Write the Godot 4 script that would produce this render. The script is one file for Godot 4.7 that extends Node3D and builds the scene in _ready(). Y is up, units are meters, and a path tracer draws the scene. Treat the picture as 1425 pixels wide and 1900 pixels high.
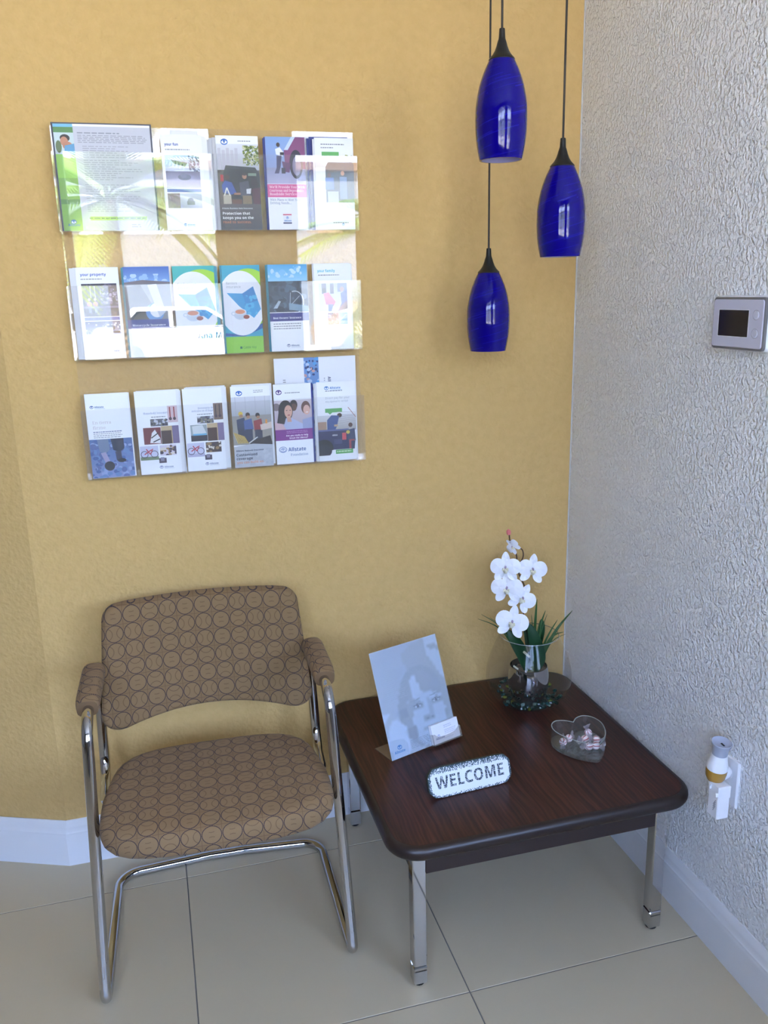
extends Node3D
# Reception corner: yellow and white walls, brochure rack, pendants, chair, low table.
# Axes: the room corner is the origin; x to the right along the yellow wall, z into the room, y up.

# ---------------------------------------------------------------- geometry helpers
class Geo:
	var p := PackedVector3Array()
	var t := PackedVector2Array()
	var xf := Transform3D()

	func tri(a: Vector3, b: Vector3, c: Vector3, ta := Vector2(), tb := Vector2(), tc := Vector2()) -> void:
		p.append(xf * a); p.append(xf * b); p.append(xf * c)
		t.append(ta); t.append(tb); t.append(tc)

	func quad(a: Vector3, b: Vector3, c: Vector3, d: Vector3, ta := Vector2(), tb := Vector2(), tc := Vector2(), td := Vector2()) -> void:
		tri(a, b, c, ta, tb, tc)
		tri(a, c, d, ta, tc, td)

	func box(c: Vector3, s: Vector3, ch := 0.0) -> void:
		var o := PackedVector2Array([Vector2(-s.x / 2 + ch, -s.y / 2), Vector2(s.x / 2 - ch, -s.y / 2), Vector2(s.x / 2, -s.y / 2 + ch), Vector2(s.x / 2, s.y / 2 - ch), Vector2(s.x / 2 - ch, s.y / 2), Vector2(-s.x / 2 + ch, s.y / 2), Vector2(-s.x / 2, s.y / 2 - ch), Vector2(-s.x / 2, -s.y / 2 + ch)])
		if ch <= 0.0:
			o = PackedVector2Array([Vector2(-s.x / 2, -s.y / 2), Vector2(s.x / 2, -s.y / 2), Vector2(s.x / 2, s.y / 2), Vector2(-s.x / 2, s.y / 2)])
		var was := xf
		xf = xf.translated_local(c)
		if ch <= 0.0:
			prism(o, [Vector2(0, -s.z / 2), Vector2(0, s.z / 2)])
		else:
			prism(o, [Vector2(ch, -s.z / 2), Vector2(0, -s.z / 2 + ch), Vector2(0, s.z / 2 - ch), Vector2(ch, s.z / 2)])
		xf = was

	# outline counter-clockwise in x-y seen from +z; profile of (inset, z) from low z to high z
	func prism(o: PackedVector2Array, prof: Array, cap0 := true, cap1 := true, uvbox := Rect2()) -> void:
		var n := o.size()
		var r := uvbox
		if r.size == Vector2():
			r = Rect2(o[0], Vector2())
			for q in o:
				r = r.expand(q)
		var mit := PackedVector2Array()
		for i in n:
			var d0 := (o[i] - o[(i + n - 1) % n]).normalized()
			var d1 := (o[(i + 1) % n] - o[i]).normalized()
			var n0 := Vector2(-d0.y, d0.x)
			var n1 := Vector2(-d1.y, d1.x)
			var m := n0 + n1
			mit.append(m * (2.0 / maxf(m.length_squared(), 0.5)) if m.length() > 0.01 else n0)
		var loops := []
		for f in prof:
			var l := PackedVector2Array()
			for i in n:
				l.append(o[i] + mit[i] * f.x)
			loops.append(l)
		var uv := func(q: Vector2) -> Vector2: return Vector2((q.x - r.position.x) / r.size.x, 1.0 - (q.y - r.position.y) / r.size.y)
		for k in prof.size() - 1:
			var a: PackedVector2Array = loops[k]
			var b: PackedVector2Array = loops[k + 1]
			for i in n:
				var j := (i + 1) % n
				quad(Vector3(a[i].x, a[i].y, prof[k].y), Vector3(a[j].x, a[j].y, prof[k].y), Vector3(b[j].x, b[j].y, prof[k + 1].y), Vector3(b[i].x, b[i].y, prof[k + 1].y), uv.call(a[i]), uv.call(a[j]), uv.call(b[j]), uv.call(b[i]))
		for side in 2:
			if not (cap0 if side == 0 else cap1):
				continue
			var l: PackedVector2Array = loops[0] if side == 0 else loops[-1]
			var z: float = prof[0].y if side == 0 else prof[-1].y
			var ix := Geometry2D.triangulate_polygon(l)
			for k in range(0, ix.size(), 3):
				var q := [l[ix[k]], l[ix[k + 1]], l[ix[k + 2]]]
				var up: bool = (q[1] - q[0]).cross(q[2] - q[0]) > 0
				if up == (side == 0):
					q = [q[0], q[2], q[1]]
				tri(Vector3(q[0].x, q[0].y, z), Vector3(q[1].x, q[1].y, z), Vector3(q[2].x, q[2].y, z), uv.call(q[0]), uv.call(q[1]), uv.call(q[2]))

	# profile of (radius, height) that runs upwards along the outside
	func lathe(prof: Array, segs := 32, rep := 1.0) -> void:
		var m := prof.size()
		for i in segs:
			var a0 := TAU * i / segs
			var a1 := TAU * (i + 1) / segs
			var d0 := Vector2(cos(a0), sin(a0))
			var d1 := Vector2(cos(a1), sin(a1))
			for j in m - 1:
				var r0: float = prof[j].x
				var r1: float = prof[j + 1].x
				var y0: float = prof[j].y
				var y1: float = prof[j + 1].y
				var A := Vector3(d0.x * r0, y0, d0.y * r0)
				var B := Vector3(d0.x * r1, y1, d0.y * r1)
				var C := Vector3(d1.x * r1, y1, d1.y * r1)
				var D := Vector3(d1.x * r0, y0, d1.y * r0)
				var u0 := rep * i / segs
				var u1 := rep * (i + 1) / segs
				var v0 := 1.0 - float(j) / (m - 1)
				var v1 := 1.0 - float(j + 1) / (m - 1)
				if r1 > 1e-6:
					tri(A, B, C, Vector2(u0, v0), Vector2(u0, v1), Vector2(u1, v1))
				if r0 > 1e-6:
					tri(A, C, D, Vector2(u0, v0), Vector2(u1, v1), Vector2(u1, v0))

	func tube(path: Array, rad, segs := 12, closed := false) -> void:
		var n := path.size()
		var T := []
		for i in n:
			var a: Vector3 = path[(i + n - 1) % n] if closed or i > 0 else path[i]
			var b: Vector3 = path[(i + 1) % n] if closed or i < n - 1 else path[i]
			T.append((b - a).normalized())
		var N: Vector3 = T[0].cross(Vector3.UP if absf(T[0].y) < 0.9 else Vector3.RIGHT).normalized()
		var rings := []
		for i in n:
			N = (N - T[i] * N.dot(T[i])).normalized()
			var B: Vector3 = T[i].cross(N)
			var r: float = rad[i] if rad is Array else rad
			var ring := PackedVector3Array()
			for k in segs:
				var a := TAU * k / segs
				ring.append(path[i] + (N * cos(a) + B * sin(a)) * r)
			rings.append(ring)
		for i in (n if closed else n - 1):
			var a: PackedVector3Array = rings[i]
			var b: PackedVector3Array = rings[(i + 1) % n]
			for k in segs:
				var l := (k + 1) % segs
				quad(a[k], a[l], b[l], b[k], Vector2(float(k) / segs, float(i) / n), Vector2(float(k + 1) / segs, float(i) / n), Vector2(float(k + 1) / segs, float(i + 1) / n), Vector2(float(k) / segs, float(i + 1) / n))
		if not closed:
			for k in segs:
				var l := (k + 1) % segs
				tri(path[0], rings[0][l], rings[0][k])
				tri(path[n - 1], rings[n - 1][k], rings[n - 1][l])

	# a sheet fn(u, v) -> Vector3 with a thickness; the front is on the side of du x dv
	func shell(nu: int, nv: int, fn: Callable, thick: float, uvs := Vector2.ONE) -> void:
		var P := []
		for i in nu + 1:
			var row := []
			for j in nv + 1:
				row.append(fn.call(float(i) / nu, float(j) / nv))
			P.append(row)
		var F := []
		var K := []
		for i in nu + 1:
			var fr := []
			var kr := []
			for j in nv + 1:
				var du: Vector3 = P[mini(i + 1, nu)][j] - P[maxi(i - 1, 0)][j]
				var dv: Vector3 = P[i][mini(j + 1, nv)] - P[i][maxi(j - 1, 0)]
				var m := du.cross(dv)
				m = m.normalized() if m.length() > 1e-12 else Vector3.ZERO
				fr.append(P[i][j] + m * thick / 2)
				kr.append(P[i][j] - m * thick / 2)
			F.append(fr); K.append(kr)
		for i in nu:
			for j in nv:
				var a := Vector2(float(i) / nu, float(j) / nv) * uvs
				var b := Vector2(float(i + 1) / nu, float(j) / nv) * uvs
				var c := Vector2(float(i + 1) / nu, float(j + 1) / nv) * uvs
				var d := Vector2(float(i) / nu, float(j + 1) / nv) * uvs
				quad(F[i][j], F[i + 1][j], F[i + 1][j + 1], F[i][j + 1], a, b, c, d)
				quad(K[i][j], K[i][j + 1], K[i + 1][j + 1], K[i + 1][j], a, d, c, b)
		for i in nu:
			quad(K[i][0], K[i + 1][0], F[i + 1][0], F[i][0])
			quad(F[i][nv], F[i + 1][nv], K[i + 1][nv], K[i][nv])
		for j in nv:
			quad(F[0][j], F[0][j + 1], K[0][j + 1], K[0][j])
			quad(K[nu][j], K[nu][j + 1], F[nu][j + 1], F[nu][j])

	func arrays(crease: float) -> Array:
		var n := p.size()
		var fn := PackedVector3Array()
		var near := {}
		for f in n / 3:
			var c := (p[f * 3 + 1] - p[f * 3]).cross(p[f * 3 + 2] - p[f * 3])
			fn.append(c)
			for k in 3:
				var key := Vector3i((p[f * 3 + k] * 50000.0).round())
				if near.has(key):
					near[key].append(f)
				else:
					near[key] = [f]
		var lim := cos(deg_to_rad(crease))
		var P := PackedVector3Array()
		var N := PackedVector3Array()
		var U := PackedVector2Array()
		for f in n / 3:
			if fn[f].length_squared() < 1e-22:
				continue
			var me := fn[f].normalized()
			for k in [0, 2, 1]:
				var v := p[f * 3 + k]
				var s := Vector3.ZERO
				for g in near[Vector3i((v * 50000.0).round())]:
					if fn[g].normalized().dot(me) > lim:
						s += fn[g]
				P.append(v); N.append(s.normalized() if s.length() > 0 else me); U.append(t[f * 3 + k])
		var a := []
		a.resize(Mesh.ARRAY_MAX)
		a[Mesh.ARRAY_VERTEX] = P; a[Mesh.ARRAY_NORMAL] = N; a[Mesh.ARRAY_TEX_UV] = U
		return a

func mesh_of(parts: Array, crease := 40.0) -> ArrayMesh:   # [geo, material, geo, material ...]
	var m := ArrayMesh.new()
	for k in range(0, parts.size(), 2):
		var g: Geo = parts[k]
		if g.p.size() == 0:
			continue
		m.add_surface_from_arrays(Mesh.PRIMITIVE_TRIANGLES, g.arrays(crease))
		m.surface_set_material(m.get_surface_count() - 1, parts[k + 1])
	return m

func rrect(w: float, h: float, r: float, n := 6) -> PackedVector2Array:
	var o := PackedVector2Array()
	for q in 4:
		var c := Vector2((w / 2 - r) * (1 if q == 0 or q == 3 else -1), (h / 2 - r) * (1 if q < 2 else -1))
		for k in n + 1:
			var a := PI / 2 * (q + float(k) / n)
			o.append(c + Vector2(cos(a), sin(a)) * r)
	return o

func fillet(pts: Array, rs, n := 8) -> Array:   # rounds the inner corners of a polyline
	var out := [pts[0]]
	for i in range(1, pts.size() - 1):
		var r: float = rs[i] if rs is Array else rs
		var a: Vector3 = (pts[i - 1] - pts[i]).normalized()
		var b: Vector3 = (pts[i + 1] - pts[i]).normalized()
		var half := acos(clampf(a.dot(b), -1, 1)) / 2
		if r <= 0.0 or half > PI / 2 - 0.02:
			out.append(pts[i]); continue
		var d := r / tan(half)
		var c: Vector3 = pts[i] + (a + b).normalized() * (r / sin(half))
		var s: Vector3 = pts[i] + a * d - c
		var e: Vector3 = pts[i] + b * d - c
		for k in n + 1:
			out.append(c + s.slerp(e, float(k) / n))
	out.append(pts[-1])
	return out

func spline(pts: Array, n := 10) -> Array:
	var c := Curve3D.new()
	for i in pts.size():
		var d: Vector3 = (pts[mini(i + 1, pts.size() - 1)] - pts[maxi(i - 1, 0)]) / 6.0
		c.add_point(pts[i], -d, d)
	var out := []
	for i in pts.size() - 1:
		for k in n:
			out.append(c.sample(i, float(k) / n))
	out.append(pts[-1])
	return out

# ---------------------------------------------------------------- scene-tree helpers
var taken := {}

func numbered(called: String) -> String:
	var k: int = taken.get(called, 0)
	taken[called] = k + 1
	return called if k == 0 else "%s_%03d" % [called, k]

func tag(o: Node, label: String, category: String, group := "") -> Node:
	o.set_meta("label", label)
	o.set_meta("category", category)
	if group != "":
		o.set_meta("group", group)
	return o

func thing(called: String, label: String, category: String, at := Vector3.ZERO, group := "") -> Node3D:
	var o := Node3D.new()
	o.name = numbered(called)
	add_child(o)
	o.position = at
	tag(o, label, category, group)
	return o

func put(called: String, parts: Array, parent: Node = self, crease := 40.0) -> MeshInstance3D:
	var o := MeshInstance3D.new()
	o.mesh = mesh_of(parts, crease)
	o.name = numbered(called) if parent == self else called
	parent.add_child(o, true)
	return o

func struct(called: String, parts: Array, parent: Node = self, crease := 40.0) -> MeshInstance3D:
	var o := put(called, parts, parent, crease)
	if parent == self:
		o.set_meta("kind", "structure")
	return o

func place(called: String, m: Mesh, parent: Node, x := Transform3D()) -> MeshInstance3D:
	var o := MeshInstance3D.new()
	o.mesh = m
	o.name = numbered(called) if parent == self else called
	parent.add_child(o, true)
	o.transform = x
	return o

# ---------------------------------------------------------------- material helpers
func rgb(r: int, g: int, b: int) -> Color:
	return Color8(r, g, b)

func mat(called: String, c: Color, rough := 0.6, metal := 0.0, spec := 0.5) -> StandardMaterial3D:
	var m := StandardMaterial3D.new()
	m.resource_name = called
	m.albedo_color = c
	m.roughness = rough
	m.metallic = metal
	m.metallic_specular = spec
	return m

func pane(called: String, c: Color, alpha: float) -> StandardMaterial3D:
	var m := mat(called, c, 0.0)
	m.transparency = BaseMaterial3D.TRANSPARENCY_ALPHA
	m.albedo_color.a = alpha
	return m

func noise_tex(kind: int, size: int, freq: float, oct: int, seed_: int, lo := 0.0, hi := 1.0) -> ImageTexture:
	var f := FastNoiseLite.new()
	f.noise_type = kind
	f.frequency = freq
	f.seed = seed_
	f.fractal_type = FastNoiseLite.FRACTAL_FBM if oct > 1 else FastNoiseLite.FRACTAL_NONE
	f.fractal_octaves = oct
	var im := f.get_seamless_image(size, size)
	im.convert(Image.FORMAT_L8)
	if lo != 0.0 or hi != 1.0:
		var d := im.get_data()
		for i in d.size():
			d[i] = int(clampf((d[i] / 255.0 - lo) / (hi - lo), 0, 1) * 255)
		im = Image.create_from_data(size, size, false, Image.FORMAT_L8, d)
	return ImageTexture.create_from_image(im)

func normal_tex(src: ImageTexture, strength: float) -> ImageTexture:   # height picture -> normal map
	var im := src.get_image()
	im.bump_map_to_normal_map(strength)
	im.convert(Image.FORMAT_RGB8)
	return ImageTexture.create_from_image(im)

func tint_tex(src: ImageTexture, a: Color, b: Color) -> ImageTexture:   # grey picture -> colour ramp
	var im := src.get_image()
	var d := im.get_data()
	var o := PackedByteArray()
	o.resize(d.size() * 3)
	for i in d.size():
		var c := a.lerp(b, d[i] / 255.0)
		o[i * 3] = int(c.r * 255); o[i * 3 + 1] = int(c.g * 255); o[i * 3 + 2] = int(c.b * 255)
	return ImageTexture.create_from_image(Image.create_from_data(im.get_width(), im.get_height(), false, Image.FORMAT_RGB8, o))

func triplanar(m: StandardMaterial3D, s: Vector3) -> StandardMaterial3D:
	m.uv1_triplanar = true
	m.uv1_world_triplanar = true
	m.uv1_scale = s
	return m

# ---------------------------------------------------------------- print: flat pictures and lettering on paper
class Letters:
	static var glyphs := {}

	static func letter_tris(s: String, bold: bool, face: String) -> Array:   # [triangle corners, width] at a cap height of 1
		var key := s + str(bold) + face
		if not glyphs.has(key):
			var f := SystemFont.new()
			f.font_names = PackedStringArray([face])
			f.font_weight = 700 if bold else 400
			var m := TextMesh.new()
			m.font = f; m.text = s; m.depth = 0.0; m.font_size = 64; m.pixel_size = 1.0 / 46.0; m.curve_step = 2.0
			m.horizontal_alignment = HORIZONTAL_ALIGNMENT_LEFT
			m.vertical_alignment = VERTICAL_ALIGNMENT_BOTTOM
			var q := PackedVector2Array()
			var lo := 1e9
			var hi := -1e9
			if m.get_surface_count() > 0:
				var a := m.surface_get_arrays(0)
				var v: PackedVector3Array = a[Mesh.ARRAY_VERTEX]
				var ix = a[Mesh.ARRAY_INDEX]
				var list: PackedInt32Array = ix if ix != null and ix.size() > 0 else PackedInt32Array(range(v.size()))
				for i in list:
					q.append(Vector2(v[i].x, v[i].y))
					lo = minf(lo, v[i].x); hi = maxf(hi, v[i].x)
			var base := 0.0
			if s != "H":
				base = letter_tris("H", bold, face)[2]
			else:
				base = 1e9
				for w in q:
					base = minf(base, w.y)
			for i in q.size():
				q[i] -= Vector2(lo, base)
			glyphs[key] = [q, hi - lo, base]
		return glyphs[key]

class Art:
	var im: Image
	var w: int
	var h: int
	var clip := Rect2i()
	var rng := RandomNumberGenerator.new()

	func _init(w_: int, h_: int, c := Color.WHITE, seed_ := 1) -> void:
		w = w_ * 2; h = h_ * 2
		im = Image.create(w, h, false, Image.FORMAT_RGB8)
		im.fill(c)
		clip = Rect2i(0, 0, w, h)
		rng.seed = seed_

	func span(x0: float, x1: float, y: int, c: Color) -> void:
		var a := maxi(int(ceil(x0 - 0.5)), clip.position.x)
		var b := mini(int(ceil(x1 - 0.5)), clip.end.x)
		if b > a and y >= clip.position.y and y < clip.end.y:
			im.fill_rect(Rect2i(a, y, b - a, 1), c)

	func only(x: float, y: float, a: float, b: float) -> void:
		clip = Rect2i(int(x * w), int(y * h), int(a * w), int(b * h))

	func all() -> void:
		clip = Rect2i(0, 0, w, h)

	func rect(x: float, y: float, a: float, b: float, c: Color) -> void:
		im.fill_rect(Rect2i(int(x * w), int(y * h), int(ceil(a * w)), int(ceil(b * h))).intersection(clip), c)

	func grad(x: float, y: float, a: float, b: float, c0: Color, c1: Color) -> void:
		for k in int(b * h):
			span(x * w, (x + a) * w, int(y * h) + k, c0.lerp(c1, k / (b * h)))

	func poly(q: Array, c: Color) -> void:   # normalised corners
		var y0 := 1e9
		var y1 := -1e9
		for v in q:
			y0 = minf(y0, v.y * h); y1 = maxf(y1, v.y * h)
		for y in range(maxi(int(y0), 0), mini(int(y1) + 1, h)):
			var xs := []
			for i in q.size():
				var a: Vector2 = q[i] * Vector2(w, h)
				var b: Vector2 = q[(i + 1) % q.size()] * Vector2(w, h)
				if (a.y <= y + 0.5) != (b.y <= y + 0.5):
					xs.append(a.x + (b.x - a.x) * (y + 0.5 - a.y) / (b.y - a.y))
			xs.sort()
			for i in range(0, xs.size() - 1, 2):
				span(xs[i], xs[i + 1], y, c)

	func ell(cx: float, cy: float, rx: float, ry: float, c: Color) -> void:   # rx and ry as shares of the width
		for y in range(int(cy * h - ry * w), int(cy * h + ry * w) + 1):
			var k := 1.0 - pow((y + 0.5 - cy * h) / (ry * w), 2)
			if k > 0:
				span(cx * w - rx * w * sqrt(k), cx * w + rx * w * sqrt(k), y, c)

	func stroke(a: Vector2, b: Vector2, t: float, c: Color) -> void:
		var s := Vector2(w, h)
		var d := ((b - a) * s).normalized().orthogonal() * t * w / 2.0
		poly([(a * s + d) / s, (b * s + d) / s, (b * s - d) / s, (a * s - d) / s], c)

	func speckle(x: float, y: float, a: float, b: float, cs: Array, n: int, r0: float, r1: float) -> void:
		only(x, y, a, b)
		for k in n:
			var r := rng.randf_range(r0, r1)
			ell(x + rng.randf() * a, y + rng.randf() * b, r * rng.randf_range(0.6, 1.6), r, cs[rng.randi() % cs.size()])
		all()

	func greek(x: float, y: float, a: float, n: int, lead: float, c: Color, ragged := 0.3) -> void:   # text too small to read
		for k in n:
			var at := x
			var to := x + a * (1.0 - ragged * rng.randf())
			while at < to - 0.01:
				var l := minf(rng.randf_range(0.025, 0.07), to - at)
				rect(at, y + k * lead, l, lead * 0.34, c)
				at += l + 0.014

	func text(s: String, x: float, y: float, cap: float, c: Color, bold := false, face := "Droid Sans", turn := 0.0, stretch := 1.0) -> float:
		# baseline start (x, y); cap height as a share of the width; returns the width
		var g: Array = Letters.letter_tris(s, bold, face)
		var q: PackedVector2Array = g[0]
		var k := cap * w
		var cs := cos(turn)
		var sn := sin(turn)
		for i in range(0, q.size(), 3):
			var v := []
			for j in 3:
				var e := Vector2(q[i + j].x * k * stretch, -q[i + j].y * k)
				v.append(Vector2(e.x * cs - e.y * sn + x * w, e.x * sn + e.y * cs + y * h))
			var y0 := minf(v[0].y, minf(v[1].y, v[2].y))
			var y1 := maxf(v[0].y, maxf(v[1].y, v[2].y))
			for yy in range(int(floor(y0)), int(ceil(y1)) + 1):
				var lo := 1e9
				var hi := -1e9
				for j in 3:
					var a: Vector2 = v[j]
					var b: Vector2 = v[(j + 1) % 3]
					if (a.y <= yy + 0.5) != (b.y <= yy + 0.5):
						var xx := a.x + (b.x - a.x) * (yy + 0.5 - a.y) / (b.y - a.y)
						lo = minf(lo, xx); hi = maxf(hi, xx)
				if hi > lo:
					span(lo, hi, yy, c)
		return g[1] * cap * stretch

	func mark(cx: float, cy: float, r: float, c: Color, ink := Color.WHITE) -> void:   # round emblem of two cupped hands
		ell(cx, cy, r, r * 0.82, c)
		var s := float(w) / h
		for m in [-1.0, 1.0]:
			poly([Vector2(cx + m * r * 0.06, cy + r * s * 0.62), Vector2(cx + m * r * 0.72, cy + r * s * 0.25), Vector2(cx + m * r * 0.86, cy - r * s * 0.22), Vector2(cx + m * r * 0.58, cy - r * s * 0.05), Vector2(cx + m * r * 0.34, cy - r * s * 0.5), Vector2(cx + m * r * 0.22, cy + r * s * 0.1), Vector2(cx + m * r * 0.06, cy + r * s * 0.3)], ink)

	func brand(x: float, y: float, cap: float, c: Color) -> void:
		mark(x + cap * 1.0, y - cap * 0.5 * w / h, cap * 1.05, c)
		text("Allstate", x + cap * 2.5, y, cap, c, true)
		rect(x + cap * 2.6, y + cap * 0.45 * w / h, cap * 5.6, cap * 0.14 * w / h, c.lerp(Color.WHITE, 0.4))

	func blur(k: int) -> void:
		im.resize(w / k, h / k, Image.INTERPOLATE_BILINEAR)
		im.resize(w, h, Image.INTERPOLATE_CUBIC)

	func done() -> ImageTexture:
		im.resize(w / 2, h / 2, Image.INTERPOLATE_BILINEAR)
		return ImageTexture.create_from_image(im)

func paper(called: String, tex: Texture2D, rough := 0.42) -> StandardMaterial3D:
	var m := mat(called, Color.WHITE, rough)
	m.albedo_texture = tex
	return m

# ---------------------------------------------------------------- materials shared by several builders
var M := {}

func _ready() -> void:
	var cam := Camera3D.new()
	cam.name = "camera"
	add_child(cam)
	cam.position = Vector3(-1.1967, 1.561, 2.2613)
	cam.rotation = Vector3(-0.2562, -0.265, -0.0242)
	cam.fov = 2.0 * rad_to_deg(atan(950.0 / 1573.0))
	cam.near = 0.05
	cam.far = 200.0

	var sky_mat := ProceduralSkyMaterial.new()
	sky_mat.sky_top_color = Color(0.57, 0.69, 0.90)
	sky_mat.sky_horizon_color = Color(0.93, 0.95, 1.0)
	sky_mat.sky_curve = 0.12
	sky_mat.ground_bottom_color = Color(0.55, 0.52, 0.47)
	sky_mat.ground_horizon_color = Color(0.75, 0.75, 0.74)
	sky_mat.sky_energy_multiplier = 1.85
	var sky := Sky.new()
	sky.sky_material = sky_mat
	var env := Environment.new()
	env.background_mode = Environment.BG_SKY
	env.sky = sky
	env.tonemap_mode = Environment.TONE_MAPPER_LINEAR
	env.tonemap_exposure = 7.4
	env.sdfgi_enabled = true
	env.ssao_enabled = true
	env.ssil_enabled = true
	var we := WorldEnvironment.new()
	we.name = "environment"
	we.environment = env
	add_child(we)

	var sun := DirectionalLight3D.new()   # high behind the building: lights the street, not the room
	sun.name = "sun"
	add_child(sun)
	sun.light_color = Color(1.0, 0.95, 0.88)
	sun.light_energy = 4.0
	sun.light_angular_distance = 0.5
	sun.shadow_enabled = true
	sun.sky_mode = DirectionalLight3D.SKY_MODE_LIGHT_ONLY
	sun.look_at_from_position(Vector3(-6, 13, -10), Vector3(0, 0, 3))

	make_materials()
	build_room()
	build_street()
	build_table()
	build_chair()
	build_rack()
	build_pendants()
	build_sign_stand()
	build_welcome()
	build_bowl()
	build_candy()
	build_wall_devices()

func make_materials() -> void:
	var peel := noise_tex(FastNoiseLite.TYPE_SIMPLEX_SMOOTH, 512, 0.06, 2, 4, 0.25, 0.8)
	var blotch := noise_tex(FastNoiseLite.TYPE_SIMPLEX_SMOOTH, 512, 0.03, 4, 9)
	var y := mat("yellow_paint", rgb(212, 178, 120), 0.8)
	y.specular_mode = BaseMaterial3D.SPECULAR_DISABLED
	y.albedo_texture = tint_tex(blotch, Color(0.965, 0.96, 0.945), Color(1, 1, 1))
	y.normal_enabled = true
	y.normal_texture = normal_tex(peel, 0.75)
	y.uv1_scale = Vector3(2.0, 2.0, 1.0)
	M.yellow = y
	var knock := noise_tex(FastNoiseLite.TYPE_SIMPLEX_SMOOTH, 512, 0.045, 3, 21, 0.35, 0.75)
	var w := mat("white_textured_paint", rgb(238, 238, 238), 0.45, 0.0, 0.4)
	w.normal_enabled = true
	w.normal_texture = normal_tex(knock, 5.0)
	w.uv1_scale = Vector3(3.6, 2.5, 1)
	M.white_wall = w
	M.plaster = mat("white_plaster", rgb(204, 203, 202), 0.8)
	M.plaster.specular_mode = BaseMaterial3D.SPECULAR_DISABLED
	M.taupe = mat("grey_plaster", rgb(140, 138, 136), 0.8)
	M.taupe.specular_mode = BaseMaterial3D.SPECULAR_DISABLED
	M.trim = mat("white_trim_paint", rgb(226, 227, 230), 0.4)
	M.chrome = mat("chrome", rgb(196, 197, 201), 0.04, 1.0)
	M.black = mat("black_rubber", rgb(18, 18, 20), 0.6)
	M.glass = pane("window_glass", Color(1, 1, 1), 0.02)
	M.acrylic = pane("clear_acrylic", Color(1, 1, 1), 0.025)
	M.paper = mat("white_paper", rgb(228, 229, 234), 0.5)
	M.white_plastic = mat("white_plastic", rgb(235, 236, 240), 0.35)

func plan_wall(called: String, pts: Array, y0: float, y1: float, m: Material) -> MeshInstance3D:   # (x, z) corners, extruded upwards; UVs in metres
	var g := Geo.new()
	var o := PackedVector2Array()
	for q in pts:
		o.append(Vector2(q.x, -q.y))
	if Geometry2D.is_polygon_clockwise(o):
		o.reverse()
	var run := 0.0
	for i in o.size():
		var a := o[i]
		var b := o[(i + 1) % o.size()]
		var l := a.distance_to(b)
		g.quad(Vector3(a.x, y0, -a.y), Vector3(b.x, y0, -b.y), Vector3(b.x, y1, -b.y), Vector3(a.x, y1, -a.y), Vector2(run, -y0), Vector2(run + l, -y0), Vector2(run + l, -y1), Vector2(run, -y1))
		run += l
	var ix := Geometry2D.triangulate_polygon(o)
	for k in range(0, ix.size(), 3):
		var q := [o[ix[k]], o[ix[k + 1]], o[ix[k + 2]]]
		if (q[1] - q[0]).cross(q[2] - q[0]) < 0:
			q = [q[0], q[2], q[1]]
		g.tri(Vector3(q[0].x, y1, -q[0].y), Vector3(q[1].x, y1, -q[1].y), Vector3(q[2].x, y1, -q[2].y), q[0], q[1], q[2])
		g.tri(Vector3(q[0].x, y0, -q[0].y), Vector3(q[2].x, y0, -q[2].y), Vector3(q[1].x, y0, -q[1].y), q[0], q[2], q[1])
	return struct(called, [g, m])

func baseboard(called: String, a: Vector2, b: Vector2, n: Vector2) -> void:   # along a wall from a to b, n points into the room
	var prof := [Vector2(0, 0), Vector2(0.0145, 0), Vector2(0.0145, 0.088), Vector2(0.0125, 0.094), Vector2(0.0125, 0.101), Vector2(0.010, 0.105), Vector2(0.0085, 0.116), Vector2(0.0085, 0.121), Vector2(0.005, 0.131), Vector2(0.003, 0.1375), Vector2(0, 0.1375)]
	var g := Geo.new()
	var P := func(w: Vector2, q: Vector2) -> Vector3: return Vector3(w.x + n.x * q.x, q.y, w.y + n.y * q.x)
	var flip := Vector3(b.x - a.x, 0, b.y - a.y).cross(Vector3.UP).dot(Vector3(n.x, 0, n.y)) < 0
	for k in prof.size() - 1:
		var q := [P.call(a, prof[k]), P.call(b, prof[k]), P.call(b, prof[k + 1]), P.call(a, prof[k + 1])]
		if flip:
			q.reverse()
		g.quad(q[0], q[1], q[2], q[3])
	var top := g
	struct(called, [top, M.trim], self, 25.0)

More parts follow.
